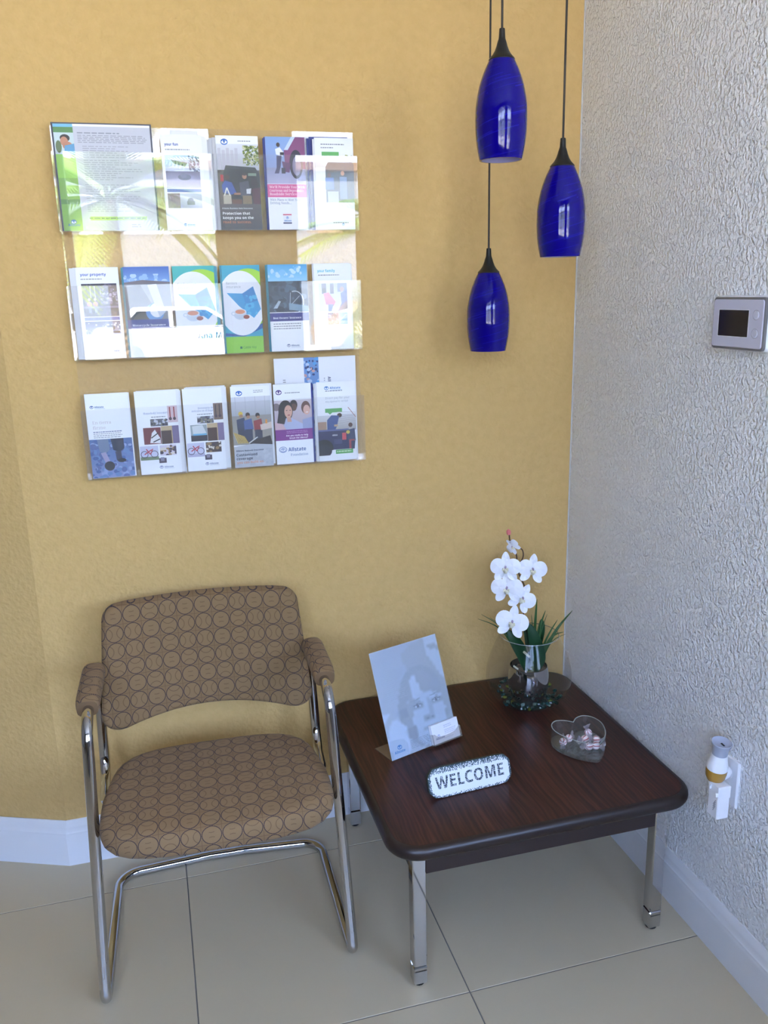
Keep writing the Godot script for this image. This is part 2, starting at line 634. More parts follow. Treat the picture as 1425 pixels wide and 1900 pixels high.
func build_room() -> void:
	const H := 2.9
	var c23 := cos(deg_to_rad(23.1))
	var s23 := sin(deg_to_rad(23.1))
	var L := 2.6
	var lx := -1.53 - c23 * L
	var lz := -s23 * L
	# floor: porcelain tiles over a grout bed
	var gx := [-0.613, 0.605]
	var gz := [0.1645, 0.597]
	var bed := Geo.new()
	bed.box(Vector3(-0.4, -0.06, 1.15), Vector3(7.4, 0.117, 5.0))
	var floor_node := struct("floor", [bed, mat("grout", rgb(112, 108, 104), 0.85)])
	var tile_mats := []
	for k in 3:
		tile_mats.append(mat("porcelain_tile", rgb(196 - k * 2, 182 - k * 2, 154 - k * 2), 0.36))
	var tg := Geo.new()
	tg.box(Vector3.ZERO, Vector3(gx[1] - 0.003, 0.012, gz[1] - 0.003), 0.0008)
	var tile_meshes := []
	for k in 3:
		tile_meshes.append(mesh_of([tg, tile_mats[k]], 20.0))
	for i in range(-5, 5):
		for j in range(-2, 6):
			place("tile", tile_meshes[posmod(i * 5 + j * 3, 3)], floor_node, Transform3D(Basis(), Vector3(gx[0] + (i + 0.5) * gx[1], -0.006, gz[0] + (j + 0.5) * gz[1])))
	# walls
	plan_wall("wall_back", [Vector2(-1.53, 0), Vector2(0.0, 0), Vector2(0.0, -0.12), Vector2(-1.55, -0.12)], 0, H, M.yellow)
	plan_wall("wall_left", [Vector2(-1.53, 0), Vector2(-1.55, -0.12), Vector2(lx, lz - 0.13), Vector2(lx, lz)], 0, H, M.yellow)
	plan_wall("wall_right", [Vector2(0, -0.12), Vector2(0.13, -0.12), Vector2(0.13, 1.75), Vector2(0, 1.75)], 0, H, M.white_wall)
	plan_wall("wall_right_return", [Vector2(0.13, 1.63), Vector2(3.0, 1.63), Vector2(3.0, 1.75), Vector2(0.13, 1.75)], 0, H, M.plaster)
	plan_wall("wall_far_right", [Vector2(3.0, 1.63), Vector2(3.12, 1.63), Vector2(3.12, 3.45), Vector2(3.0, 3.45)], 0, H, M.plaster)
	plan_wall("wall_far_left", [Vector2(lx - 0.12, lz - 0.13), Vector2(lx, lz - 0.13), Vector2(lx, 3.45), Vector2(lx - 0.12, 3.45)], 0, H, M.taupe)
	plan_wall("ceiling", [Vector2(lx - 0.12, -1.3), Vector2(3.12, -1.3), Vector2(3.12, 3.45), Vector2(lx - 0.12, 3.45)], H, H + 0.15, M.plaster)
	# shop front behind the camera: low wall, columns, header, two glazed openings
	var zf := 3.3
	var y0 := 1.14
	var y1 := 2.72
	var o1 := [-2.5, -0.665]
	var o2 := [-0.26, 2.9]
	var fr := Geo.new()
	fr.box(Vector3((lx + 3.0) / 2, y0 / 2, zf + 0.07), Vector3(3.0 - lx, y0, 0.14))
	fr.box(Vector3((lx + 3.0) / 2, (y1 + H) / 2, zf + 0.07), Vector3(3.0 - lx, H - y1, 0.14))
	for q in [[lx, o1[0]], [o1[1], o2[0]], [o2[1], 3.0]]:
		fr.box(Vector3((q[0] + q[1]) / 2, (y0 + y1) / 2, zf + 0.07), Vector3(q[1] - q[0], y1 - y0, 0.14))
	struct("wall_front", [fr, M.taupe])
	var bronze := mat("dark_window_frame", rgb(58, 52, 48), 0.45, 0.3)
	for k in 2:
		var o: Array = [o1, o2][k]
		var f := Geo.new()
		var xs := [o[0] + 0.025, (o[0] * 0.5 + o[1] * 0.5), o[1] - 0.025]
		for x in xs:
			f.box(Vector3(x, (y0 + y1) / 2, zf + 0.07), Vector3(0.05, y1 - y0, 0.06), 0.004)
		for y in [y0 + 0.025, y1 - 0.025]:
			f.box(Vector3((o[0] + o[1]) / 2, y, zf + 0.07), Vector3(o[1] - o[0] - 0.1, 0.05, 0.055), 0.004)
		var wn := struct("window_%d" % (k + 1), [f, bronze])
		for s in 2:
			var gl := Geo.new()
			var a: float = xs[s] + 0.025
			var b: float = xs[s + 1] - 0.025
			gl.quad(Vector3(a, y0 + 0.05, zf + 0.07), Vector3(b, y0 + 0.05, zf + 0.07), Vector3(b, y1 - 0.05, zf + 0.07), Vector3(a, y1 - 0.05, zf + 0.07))
			put("pane", [gl, M.glass], wn)
		if k == 0:   # name lettered on the outside of the glass; it reads the right way round in the acrylic's reflection
			var f2 := SystemFont.new()
			f2.font_names = PackedStringArray(["Droid Sans"])
			f2.font_weight = 700
			var tm := TextMesh.new()
			tm.font = f2
			tm.text = "Ana M. Cue"
			tm.depth = 0.001
			tm.font_size = 64
			tm.pixel_size = 0.036 / 46.0
			tm.horizontal_alignment = HORIZONTAL_ALIGNMENT_LEFT
			tm.material = mat("blue_vinyl", rgb(20, 36, 96), 0.5)
			place("lettering", tm, wn, Transform3D(Basis(), Vector3(-0.875, 1.31, zf + 0.0715)))
	# skirting
	baseboard("baseboard_back", Vector2(-1.536, 0), Vector2(0, 0), Vector2(0, 1))
	baseboard("baseboard_left", Vector2(-1.5302, 0.0012), Vector2(lx, lz), Vector2(-s23, c23))
	baseboard("baseboard_right", Vector2(0, 0), Vector2(0, 1.75), Vector2(-1, 0))
	var caulk := Geo.new()
	caulk.tube([Vector3(-0.001, 0.135, 0.001), Vector3(-0.001, H, 0.001)], 0.0022, 6)
	struct("trim_1", [caulk, M.plaster])

func build_street() -> void:
	var g := Geo.new()
	g.box(Vector3(0, -0.25, 23.5), Vector3(60, 0.2, 40))
	struct("ground", [g, mat("sunlit_concrete", rgb(206, 202, 194), 0.9)])
	var aw := Geo.new()
	aw.box(Vector3(-0.4, 2.98, 4.32), Vector3(7.6, 0.12, 1.7), 0.01)
	struct("awning_roof", [aw, M.plaster])
	# palms across the forecourt, seen only as reflections in the acrylic and the glass
	var bark := mat("palm_bark", rgb(150, 130, 105), 0.9)
	var green := mat("palm_leaf", rgb(120, 140, 60), 0.5)
	green.backlight_enabled = true
	green.backlight = Color(0.35, 0.4, 0.12)
	var rng := RandomNumberGenerator.new()
	rng.seed = 5
	var fr := Geo.new()   # one frond: a midrib and leaflets on both sides
	var rib := func(t: float) -> Vector3: return Vector3(t * 1.7, 0.55 * t - 1.15 * t * t, 0)
	for k in 30:
		var t := 0.12 + 0.88 * k / 30.0
		var o: Vector3 = rib.call(t)
		var d: Vector3 = (rib.call(t + 0.02) - o).normalized()
		for s in [-1.0, 1.0]:
			var l := 0.5 * (1.0 - 0.6 * absf(t - 0.45))
			var e: Vector3 = o + d * l * 0.75 + Vector3(0, -0.16, s * 0.75) * l
			var w := d * 0.026
			fr.quad(o - w, o + w, e + w * 0.2, e - w * 0.2)
			fr.quad(o - w + Vector3(0, -0.004, 0), e - w * 0.2 + Vector3(0, -0.004, 0), e + w * 0.2 + Vector3(0, -0.004, 0), o + w + Vector3(0, -0.004, 0))
	var rb := []
	for k in 11:
		rb.append(rib.call(k / 10.0))
	fr.tube(rb, 0.014, 5)
	var frond := mesh_of([fr, green], 20.0)
	var looks := ["palm outside whose fronds reflect in the sheet pocket at the rack's upper left", "palm outside whose fronds reflect in the gap below the rack's upper right pockets", "palm outside that stands farthest left beyond the window", "palm outside that stands farthest right beyond the window"]
	var spots := [Vector3(-1.5, 2.7, 9.4), Vector3(2.3, 2.1, 9.0), Vector3(-5.6, 3.2, 12.5), Vector3(5.0, 3.6, 12.5)]
	for k in 4:
		var p: Vector3 = spots[k]
		var t := thing("palm_tree", looks[k], "palm", Vector3(p.x, -0.15, p.z), "palms outside the shop window")
		var tr := Geo.new()
		tr.tube([Vector3(0, 0, 0), Vector3(0.04, p.y * 0.5, 0), Vector3(0, p.y + 0.15, 0)], [0.16, 0.12, 0.11], 10)
		put("trunk", [tr, bark], t)
		for i in 22:
			var b := Basis(Vector3.UP, i * 2.4) * Basis(Vector3(0, 0, 1), rng.randf_range(-0.55, 0.75))
			place("frond", frond, t, Transform3D(b.scaled(Vector3.ONE * rng.randf_range(0.85, 1.1)), Vector3(0, p.y + 0.15, 0)))
	# building across the street
	var h := thing("street_building", "pale grey building across the street, seen only as a reflection", "building", Vector3(0, -0.15, 28))
	var wl := Geo.new()
	wl.box(Vector3(0, 2.7, 0), Vector3(40, 5.4, 4))
	put("wall", [wl, mat("pale_stucco", rgb(118, 126, 134), 0.9)], h)
	var rf := Geo.new()
	rf.box(Vector3(0, 5.5, 0), Vector3(40.6, 0.25, 4.6), 0.02)
	put("roof", [rf, mat("roof_edge", rgb(110, 88, 74), 0.8)], h)
	# two parked cars, seen only in the acrylic
	car(Vector3(-0.2, -0.15, 19.5), rgb(226, 226, 228), "white car parked in the street, seen only as a reflection in the middle tier")
	car(Vector3(5.4, -0.15, 20.5), rgb(176, 150, 120), "tan car parked farther right in the street, seen only as a reflection")

func car(at: Vector3, paint: Color, label: String) -> void:
	var t := thing("parked_car", label, "car", at, "cars parked in the street")
	var side := Transform3D(Basis(), Vector3(0, 0, -0.85))
	var b := Geo.new()
	b.xf = side
	b.prism(PackedVector2Array([Vector2(-2.15, 0.32), Vector2(2.15, 0.32), Vector2(2.2, 0.6), Vector2(2.05, 0.86), Vector2(1.2, 0.95), Vector2(-2.1, 0.98), Vector2(-2.2, 0.7)]), [Vector2(0.06, 0), Vector2(0, 0.08), Vector2(0, 1.62), Vector2(0.06, 1.7)])
	b.prism(PackedVector2Array([Vector2(-1.75, 0.95), Vector2(1.25, 0.94), Vector2(0.5, 1.42), Vector2(-1.2, 1.45)]), [Vector2(0.06, 0.1), Vector2(0, 0.2), Vector2(0, 1.5), Vector2(0.06, 1.6)])
	put("body", [b, mat("car_paint", paint, 0.25)], t, 30.0)
	var g := Geo.new()
	g.xf = side
	g.prism(PackedVector2Array([Vector2(-1.5, 1.0), Vector2(-0.42, 1.0), Vector2(-0.42, 1.36), Vector2(-1.12, 1.36)]), [Vector2(0, 0.09), Vector2(0, 1.61)])
	g.prism(PackedVector2Array([Vector2(-0.32, 1.0), Vector2(1.02, 1.0), Vector2(0.44, 1.36), Vector2(-0.32, 1.36)]), [Vector2(0, 0.09), Vector2(0, 1.61)])
	put("car_window", [g, mat("dark_car_glass", rgb(30, 34, 40), 0.1)], t)
	for x in [-1.35, 1.4]:
		for z in [-0.80, 0.80]:
			var wg := Geo.new()
			wg.xf = Transform3D(Basis(Vector3(1, 0, 0), PI / 2), Vector3(x, 0.32, z))
			wg.lathe([Vector2(0, -0.1), Vector2(0.2, -0.1), Vector2(0.32, -0.09), Vector2(0.32, 0.09), Vector2(0.2, 0.1), Vector2(0, 0.1)], 24)
			put("wheel", [wg, M.black], t)

# ---------------------------------------------------------------- low table
func build_table() -> void:
	var grain := Image.create(512, 512, false, Image.FORMAT_RGB8)
	var f := FastNoiseLite.new()
	f.seed = 12; f.frequency = 0.02; f.fractal_octaves = 4
	var f2 := FastNoiseLite.new()
	f2.seed = 77; f2.frequency = 0.05; f2.fractal_octaves = 3
	var d := PackedByteArray()
	d.resize(512 * 512 * 3)
	for y in 512:
		for x in 512:
			var wob := f.get_noise_2d(x * 0.5, y * 0.22) * 7.0
			var v := 0.5 + 0.75 * f2.get_noise_2d((x + wob) * 3.2, y * 0.10) + 0.35 * f.get_noise_2d((x + wob) * 1.1, y * 0.08)
			var c := Color8(42, 22, 17).lerp(Color8(82, 46, 35), clampf(v, 0, 1))
			var k := (y * 512 + x) * 3
			d[k] = int(c.r * 255); d[k + 1] = int(c.g * 255); d[k + 2] = int(c.b * 255)
	grain = Image.create_from_data(512, 512, false, Image.FORMAT_RGB8, d)
	var wood := mat("dark_walnut_laminate", Color.WHITE, 0.36, 0.0, 0.38)
	wood.albedo_texture = ImageTexture.create_from_image(grain)
	var edge := mat("dark_brown_edge", rgb(36, 25, 23), 0.38)
	var apron_m := mat("dark_brown_apron", rgb(42, 30, 29), 0.5)
	var x0 := -0.783
	var x1 := -0.019
	var z0 := 0.006
	var z1 := 0.745
	var c := Vector2((x0 + x1) / 2, (z0 + z1) / 2)
	var t := thing("coffee_table", "low square table with dark walnut top, brown rounded edge and four chrome legs", "table", Vector3(c.x, 0, c.y))
	var o := rrect(x1 - x0, z1 - z0, 0.078, 10)
	var up := Transform3D(Basis(Vector3(1, 0, 0), Vector3(0, 0, -1), Vector3(0, 1, 0)), Vector3.ZERO)
	var h := 0.385
	var th := 0.034
	var r := 0.015
	var eg := Geo.new()
	eg.xf = up
	var prof := []
	for k in 11:
		var a := -PI / 2 + PI * k / 10.0
		prof.append(Vector2(0.014 - 0.014 * cos(a), h - th / 2 + sin(a) * th / 2))
	prof.append(Vector2(0.017, h + 0.0003))
	prof.push_front(Vector2(0.04, h - th))
	eg.prism(o, prof, false, false)
	var tg := Geo.new()
	tg.xf = up
	var inner := rrect(x1 - x0 - 0.034, z1 - z0 - 0.034, 0.062, 10)
	tg.prism(inner, [Vector2(0, h - 0.004), Vector2(0, h), Vector2(0.0004, h + 0.0004)], true, true)
	put("tabletop", [tg, wood], t)
	put("edge_band", [eg, edge], t)
	var lx0 := -0.732 - c.x
	var lx1 := -0.089 - c.x
	var lz0 := 0.052 - c.y
	var lz1 := 0.716 - c.y
	var w := 0.032
	var ag := Geo.new()
	var ya := 0.3475
	ag.box(Vector3((lx0 + lx1) / 2, ya - 0.02, lz1 - 0.012), Vector3(lx1 - lx0 - 2 * w, 0.058, 0.018), 0.001)
	ag.box(Vector3((lx0 + lx1) / 2, ya - 0.02, lz0 + 0.012), Vector3(lx1 - lx0 - 2 * w, 0.058, 0.018), 0.001)
	ag.box(Vector3(lx0 + 0.012, ya - 0.02, (lz0 + lz1) / 2), Vector3(0.018, 0.058, lz1 - lz0 - 2 * w), 0.001)
	ag.box(Vector3(lx1 - 0.012, ya - 0.02, (lz0 + lz1) / 2), Vector3(0.018, 0.058, lz1 - lz0 - 2 * w), 0.001)
	put("apron", [ag, apron_m], t)
	var lg := Geo.new()
	lg.box(Vector3(0, 0.2055, 0), Vector3(w, 0.30, w), 0.0022)
	lg.box(Vector3(0, 0.031, 0), Vector3(w + 0.0005, 0.047, w + 0.0005), 0.0024)
	var leg := mesh_of([lg, M.chrome], 20.0)
	var gg := Geo.new()
	gg.lathe([Vector2(0, 0.0), Vector2(0.011, 0.0), Vector2(0.013, 0.002), Vector2(0.013, 0.009), Vector2(0, 0.009)], 14)
	var glide := mesh_of([gg, M.black])
	for q in [Vector2(lx0 + w / 2, lz1 - w / 2), Vector2(lx1 - w / 2, lz1 - w / 2), Vector2(lx0 + w / 2, lz0 + w / 2), Vector2(lx1 - w / 2, lz0 + w / 2)]:
		var l := place("leg", leg, t, Transform3D(Basis(), Vector3(q.x, 0, q.y)))
		place("foot_glide", glide, l)

# ---------------------------------------------------------------- chair
func fabric_texture() -> ImageTexture:
	var n := 4
	var s := 192
	var im := Image.create(n * s, n * s, false, Image.FORMAT_RGB8)
	var weave := FastNoiseLite.new()
	weave.frequency = 0.35
	weave.seed = 3
	var base := rgb(132, 106, 76)
	var d := PackedByteArray()
	d.resize(n * s * n * s * 3)
	for y in n * s:
		for x in n * s:
			var fx := fposmod(x / float(s), 1.0) - 0.5
			var fy := fposmod(y / float(s), 1.0) - 0.5
			var r := sqrt(fx * fx + fy * fy)
			var cell := int(x / s) * 7 + int(y / s) * 5
			var c := base
			c = c * (1.0 + 0.10 * weave.get_noise_2d(x * 0.5, y * 2.2))
			if r < 0.45:
				c = c.lerp(rgb(142, 116, 84), 0.5)
				var u := fx if cell % 3 == 0 else fy
				var v := fy if cell % 3 == 0 else fx
				if cell % 3 != 1 or r < 0.2:
					for side in [-1.0, 1.0]:
						var rr := absf(sqrt(pow(u - side * 0.46, 2) + v * v) - 0.34)
						if rr < 0.016:
							c = c.lerp(rgb(98, 76, 56), 0.7)
			else:
				var q := minf(absf(absf(fx) - 0.5), absf(absf(fy) - 0.5))
				if q < 0.012 and r > 0.54:
					c = c.lerp(rgb(100, 78, 58), 0.6)
			var a := atan2(fy, fx)
			var k := roundf(a / TAU * 44.0) * TAU / 44.0
			var dd := Vector2(fx - cos(k) * 0.472, fy - sin(k) * 0.472).length()
			if dd < 0.024:
				c = c.lerp(rgb(40, 36, 52), 1.0)
			elif absf(r - 0.472) < 0.010:
				c = c.lerp(rgb(58, 50, 60), 0.45)
			var i := (y * n * s + x) * 3
			d[i] = int(clampf(c.r, 0, 1) * 255); d[i + 1] = int(clampf(c.g, 0, 1) * 255); d[i + 2] = int(clampf(c.b, 0, 1) * 255)
	im = Image.create_from_data(n * s, n * s, false, Image.FORMAT_RGB8, d)
	return ImageTexture.create_from_image(im)

func build_chair() -> void:
	var fab := mat("circle_pattern_fabric", Color.WHITE, 0.9, 0.0, 0.2)
	fab.albedo_texture = fabric_texture()
	fab.rim_enabled = true
	fab.rim = 0.15
	var t := thing("guest_chair", "brown circle-patterned upholstered guest chair on a bent chrome tube frame", "chair", Vector3(-1.123, 0, 0.338))
	t.rotation.y = deg_to_rad(-1.7)
	var P := 0.178   # metres per texture repeat
	# frame: one bent tube from under the seat round both sides
	var side := func(s: float) -> Array:
		return [Vector3(s * 0.19, 0.372, 0.10), Vector3(s * 0.272, 0.352, -0.05), Vector3(s * 0.281, 0.345, -0.185), Vector3(s * 0.276, 0.652, -0.225), Vector3(s * 0.270, 0.656, 0.128), Vector3(s * 0.286, 0.0125, 0.236), Vector3(s * 0.279, 0.0125, -0.212)]
	var pts: Array = side.call(-1.0)
	pts.append(Vector3(-0.05, 0.0125, -0.232))
	pts.append(Vector3(0.05, 0.0125, -0.232))
	var other: Array = side.call(1.0)
	other.reverse()
	pts.append_array(other)
	var fg := Geo.new()
	fg.tube(fillet(pts, [0, 0.05, 0.06, 0.07, 0.06, 0.022, 0.06, 0.3, 0.3, 0.06, 0.022, 0.06, 0.07, 0.06, 0.05, 0], 10), 0.0128, 18)
	var frame := put("frame", [fg, M.chrome], t)
	for s in [-1.0, 1.0]:
		var bg := Geo.new()
		bg.xf = Transform3D(Basis(Vector3(0, 0, 1), PI / 2), Vector3(s * 0.262, 0.418, 0.163))
		bg.lathe([Vector2(0, -0.015), Vector2(0.0055, -0.015), Vector2(0.0055, 0.015), Vector2(0, 0.015)], 12)
		put("bolt", [bg, M.chrome], frame)
	# seat
	var sg := Geo.new()
	var nu := 40
	var nv := 36
	var rim := func(a: float) -> Vector2:   # plan outline by angle
		var cx := cos(a)
		var sz := sin(a)
		var k := pow(pow(absf(cx), 5.0) + pow(absf(sz), 5.0), -0.2)
		var x := cx * k * 0.262
		var z := 0.089 + sz * k * 0.184
		if sz > 0:
			z += 0.010 * sz * (1.0 - pow(absf(cx) * k, 2)) * k
			x *= 1.0 + 0.02 * maxf(0, sz * k)
		else:
			x *= 1.0 + 0.11 * sz * k
			z -= 0.01 * (1.0 - pow(absf(cx) * k, 2))
		return Vector2(x, z)
	var rings := []   # (share of outline, height)
	for k in 9:
		rings.append(Vector2(sin(PI / 2 * k / 8.0) * 0.9, 0.452 + 0.004 * cos(PI / 2 * k / 8.0)))
	for q in [Vector2(0.945, 0.4495), Vector2(0.975, 0.444), Vector2(0.993, 0.434), Vector2(1.0, 0.421), Vector2(0.995, 0.409), Vector2(0.975, 0.399), Vector2(0.94, 0.393), Vector2(0.6, 0.391), Vector2(0.0, 0.390)]:
		rings.append(q)
	var segs := 56
	for k in rings.size() - 1:
		for i in segs:
			var q := []
			var uv := []
			for c in [[i, k], [i, k + 1], [i + 1, k + 1], [i + 1, k]]:
				var e: Vector2 = rim.call(TAU * c[0] / segs)
				var o := Vector2(0, 0.09)
				var w: Vector2 = o + (e - o) * rings[c[1]].x
				var y: float = rings[c[1]].y
				var drop := 0.012 * pow(maxf(0.0, (w.y - 0.18) / 0.12), 2)   # waterfall front
				q.append(Vector3(w.x, y - drop, w.y))
				var ex := (0.45 - y) * 0.9 if c[1] > 8 else 0.0
				uv.append(Vector2(w.x, w.y + ex * signf(w.y - 0.09)) / P)
			sg.quad(q[0], q[3], q[2], q[1], uv[0], uv[3], uv[2], uv[1])
	put("seat", [sg, fab], t, 60.0)
	var pan := Geo.new()
	pan.box(Vector3(0, 0.383, 0.08), Vector3(0.42, 0.012, 0.30), 0.003)
	put("seat_pan", [pan, M.black], t)
	# backrest: padded shell with arched lower edge, hollowed towards the sitter
	var bk := Geo.new()
	var outl := PackedVector2Array()   # x, y seen from the front, counter-clockwise from lower left
	var lo := func(x: float) -> float: return 0.512 - 0.032 * pow(absf(x) / 0.225, 2.0)
	for k in 25:
		var x := lerpf(-0.215, 0.215, k / 24.0)
		outl.append(Vector2(x, lo.call(x)))
	for k in 9:
		var a := -PI / 2 + PI / 2 * k / 8.0
		outl.append(Vector2(0.229 + cos(a) * 0.042, 0.524 + sin(a) * 0.042))
	for k in 9:
		var a := PI / 2 * k / 8.0
		outl.append(Vector2(0.211 + cos(a) * 0.04, 0.762 + sin(a) * 0.04))
	for k in 11:
		outl.append(Vector2(lerpf(0.19, -0.19, k / 10.0), 0.804 + 0.003 * sin(PI * k / 10.0)))
	for k in 9:
		var a := PI / 2 + PI / 2 * k / 8.0
		outl.append(Vector2(-0.211 + cos(a) * 0.04, 0.762 + sin(a) * 0.04))
	for k in 9:
		var a := PI + PI / 2 * k / 8.0
		outl.append(Vector2(-0.229 + cos(a) * 0.042, 0.524 + sin(a) * 0.042))
	var n := outl.size()
	var mid := Vector2(0, 0.655)
	var bend := func(q: Vector2, z: float) -> Vector3:   # curve and lean
		return Vector3(q.x, q.y, z - 0.195 + 0.5 * q.x * q.x - 0.16 * (q.y - 0.5))
	var br := []
	for k in 9:
		br.append(Vector2(k / 8.0 * 0.9, 0.026))
	for q in [Vector2(0.95, 0.024), Vector2(0.98, 0.018), Vector2(0.997, 0.009), Vector2(1.0, 0.0), Vector2(0.995, -0.009), Vector2(0.975, -0.016), Vector2(0.94, -0.020), Vector2(0.7, -0.021), Vector2(0.35, -0.021), Vector2(0.0, -0.021)]:
		br.append(q)
	for k in br.size() - 1:
		for i in n:
			var q := []
			var uv := []
			for c in [[i, k], [i + 1, k], [i + 1, k + 1], [i, k + 1]]:
				var w: Vector2 = mid + (outl[c[0] % n] - mid) * br[c[1]].x
				var z: float = br[c[1]].y
				q.append(bend.call(w, z))
				uv.append(Vector2(w.x + 0.02, -w.y) / P)
			bk.quad(q[0], q[3], q[2], q[1], uv[0], uv[3], uv[2], uv[1])
	put("backrest", [bk, fab], t, 60.0)
	# arm pads wrapped over the tube
	for s in [-1.0, 1.0]:
		var ag := Geo.new()
		var na := 22
		var nz := 14
		var sec := func(u: float, z: float, grow: float) -> Vector3:
			var a := TAU * u
			var x := cos(a)
			var y := sin(a)
			var k := pow(pow(absf(x), 3.2) + pow(absf(y), 3.2), -1.0 / 3.2)
			var dip := -0.006 * pow(maxf(0.0, (z - 0.015) / 0.05), 2)
			return Vector3(s * 0.2725 + x * k * 0.027 * grow, 0.664 + dip + y * k * 0.0225 * (grow if y > 0 else 0.75), z)
		for j in nz:
			for i in na:
				var q := []
				var uv := []
				for c in [[i, j], [i + 1, j], [i + 1, j + 1], [i, j + 1]]:
					var f: float = c[1] / float(nz)
					var z := lerpf(-0.135, 0.066, f)
					var g := 1.0 - 0.14 * pow(absf(f * 2 - 1), 12.0)
					q.append(sec.call(c[0] / float(na), z, g))
					uv.append(Vector2(0.13 * c[0] / float(na), z) / P)
				ag.quad(q[0], q[1], q[2], q[3], uv[0], uv[1], uv[2], uv[3])
		for e in [0, 1]:
			var z := -0.135 if e == 0 else 0.066
			var cpt := Vector3(s * 0.2725, 0.664 + (0.0 if e == 0 else -0.006), z)
			for i in na:
				var a: Vector3 = sec.call(i / float(na), z, 0.86)
				var b: Vector3 = sec.call((i + 1) / float(na), z, 0.86)
				if e == 0:
					ag.tri(cpt, b, a)
				else:
					ag.tri(cpt, a, b)
		put("armrest", [ag, fab], t, 50.0)

# ---------------------------------------------------------------- pendants
func build_pendants() -> void:
	var art := Art.new(512, 256, rgb(9, 2, 116), 8)
	for k in 60:
		var y := art.rng.randf()
		var x := art.rng.randf()
		var l := art.rng.randf_range(0.1, 0.4)
		art.stroke(Vector2(x, y), Vector2(x + l, y + l * 0.35), 0.0016, rgb(18, 12, 160).lerp(rgb(60, 70, 205), art.rng.randf() * 0.7))
	for k in 40:
		var y := art.rng.randf()
		var x := art.rng.randf()
		art.stroke(Vector2(x, y), Vector2(x + 0.3, y + 0.1), 0.004, rgb(9, 3, 108))
	var blue := mat("cobalt_glass", Color.WHITE, 0.06, 0.0, 0.42)
	blue.albedo_texture = art.done()
	blue.clearcoat_enabled = false
	blue.clearcoat = 0.25
	blue.clearcoat_roughness = 0.03
	blue.backlight_enabled = true
	blue.backlight = Color(0.03, 0.03, 0.16)
	var inner := mat("lilac_inner_glass", rgb(176, 172, 214), 0.3)
	inner.backlight_enabled = true
	inner.backlight = Color(0.2, 0.2, 0.3)
	var dark := mat("black_metal", rgb(34, 33, 30), 0.42, 0.3)
	var cordm := mat("black_cord", rgb(40, 33, 26), 0.6)
	var prof := []
	# outline measured down the glass: share of the height from the top, radius as a share of the widest
	var sh := [[0.0, 0.49], [0.05, 0.58], [0.11, 0.68], [0.20, 0.80], [0.30, 0.895], [0.44, 0.98], [0.57, 1.0], [0.70, 0.99], [0.82, 0.95], [0.92, 0.89], [1.0, 0.83]]
	var ctl := []
	for q in sh:
		ctl.append(Vector3(q[1], q[0], 0))
	var smooth := spline(ctl, 5)
	var H := 0.192
	var R := 0.054
	for k in smooth.size():
		var q: Vector3 = smooth[smooth.size() - 1 - k]
		prof.append(Vector2(q.x * R, H / 2 - q.y * H))
	var og := Geo.new()
	og.lathe(prof, 48)
	og.lathe([Vector2(prof[0].x - 0.004, prof[0].y), Vector2(prof[0].x, prof[0].y)].duplicate(), 48)
	var ig := Geo.new()
	var ip := []
	for k in prof.size():
		var q: Vector2 = prof[prof.size() - 1 - k]
		ip.append(Vector2(q.x - 0.004, q.y))
	ig.lathe(ip, 48)
	var shade := mesh_of([og, blue, ig, inner], 50.0)
	var cg := Geo.new()
	cg.lathe([Vector2(0.0, H / 2 - 0.002), Vector2(0.0262, H / 2 - 0.002), Vector2(0.0272, H / 2 + 0.001), Vector2(0.0262, H / 2 + 0.003), Vector2(0.0195, H / 2 + 0.010), Vector2(0.0150, H / 2 + 0.017), Vector2(0.0118, H / 2 + 0.025), Vector2(0.0095, H / 2 + 0.033), Vector2(0.0072, H / 2 + 0.0395), Vector2(0.0068, H / 2 + 0.042), Vector2(0.0058, H / 2 + 0.058), Vector2(0.0052, H / 2 + 0.059), Vector2(0, H / 2 + 0.059)], 28)
	var cap := mesh_of([cg, dark], 35.0)
	var bg := Geo.new()   # the unlit bulb in its holder
	bg.lathe([Vector2(0, 0.0), Vector2(0.012, 0.004), Vector2(0.017, 0.016), Vector2(0.015, 0.032), Vector2(0.009, 0.045), Vector2(0.009, 0.07)], 18)
	var bulb := mesh_of([bg, mat("frosted_bulb", rgb(225, 224, 230), 0.3)])
	var looks := ["highest cobalt blue glass pendant lamp, hanging on the left of the upper pair", "cobalt blue glass pendant lamp nearest the white wall, hanging at middle height", "lowest and rearmost cobalt blue glass pendant lamp, hanging closest to the yellow wall"]
	var at := [Vector3(-0.4375, 1.9165, 0.4751), Vector3(-0.2685, 1.7205, 0.425), Vector3(-0.3515, 1.5, 0.2034)]
	for k in 3:
		var t := thing("pendant_lamp", looks[k], "pendant lamp", at[k], "blue glass pendant cluster")
		var sm := place("shade", shade, t)
		sm.rotation.y = 1.3 * k + 0.4
		place("bulb", bulb, t, Transform3D(Basis(), Vector3(0, 0.02, 0)))
		place("cap", cap, t)
		var kg := Geo.new()
		var top: float = 2.885 - at[k].y
		kg.tube([Vector3(0, H / 2 + 0.055, 0), Vector3(0, top, 0)], 0.0025, 8)
		put("cord", [kg, cordm], t)
		var ng := Geo.new()
		ng.xf = Transform3D(Basis(), Vector3(0, top, 0))
		ng.lathe([Vector2(0, -0.012), Vector2(0.03, -0.010), Vector2(0.05, 0.0), Vector2(0.052, 0.014), Vector2(0, 0.014)], 24)
		put("canopy", [ng, dark], t)

# ---------------------------------------------------------------- brochure rack
const NAVY := Color(0.10, 0.16, 0.42)
const LOGO := Color(0.16, 0.38, 0.72)
const GREY := Color(0.55, 0.56, 0.60)

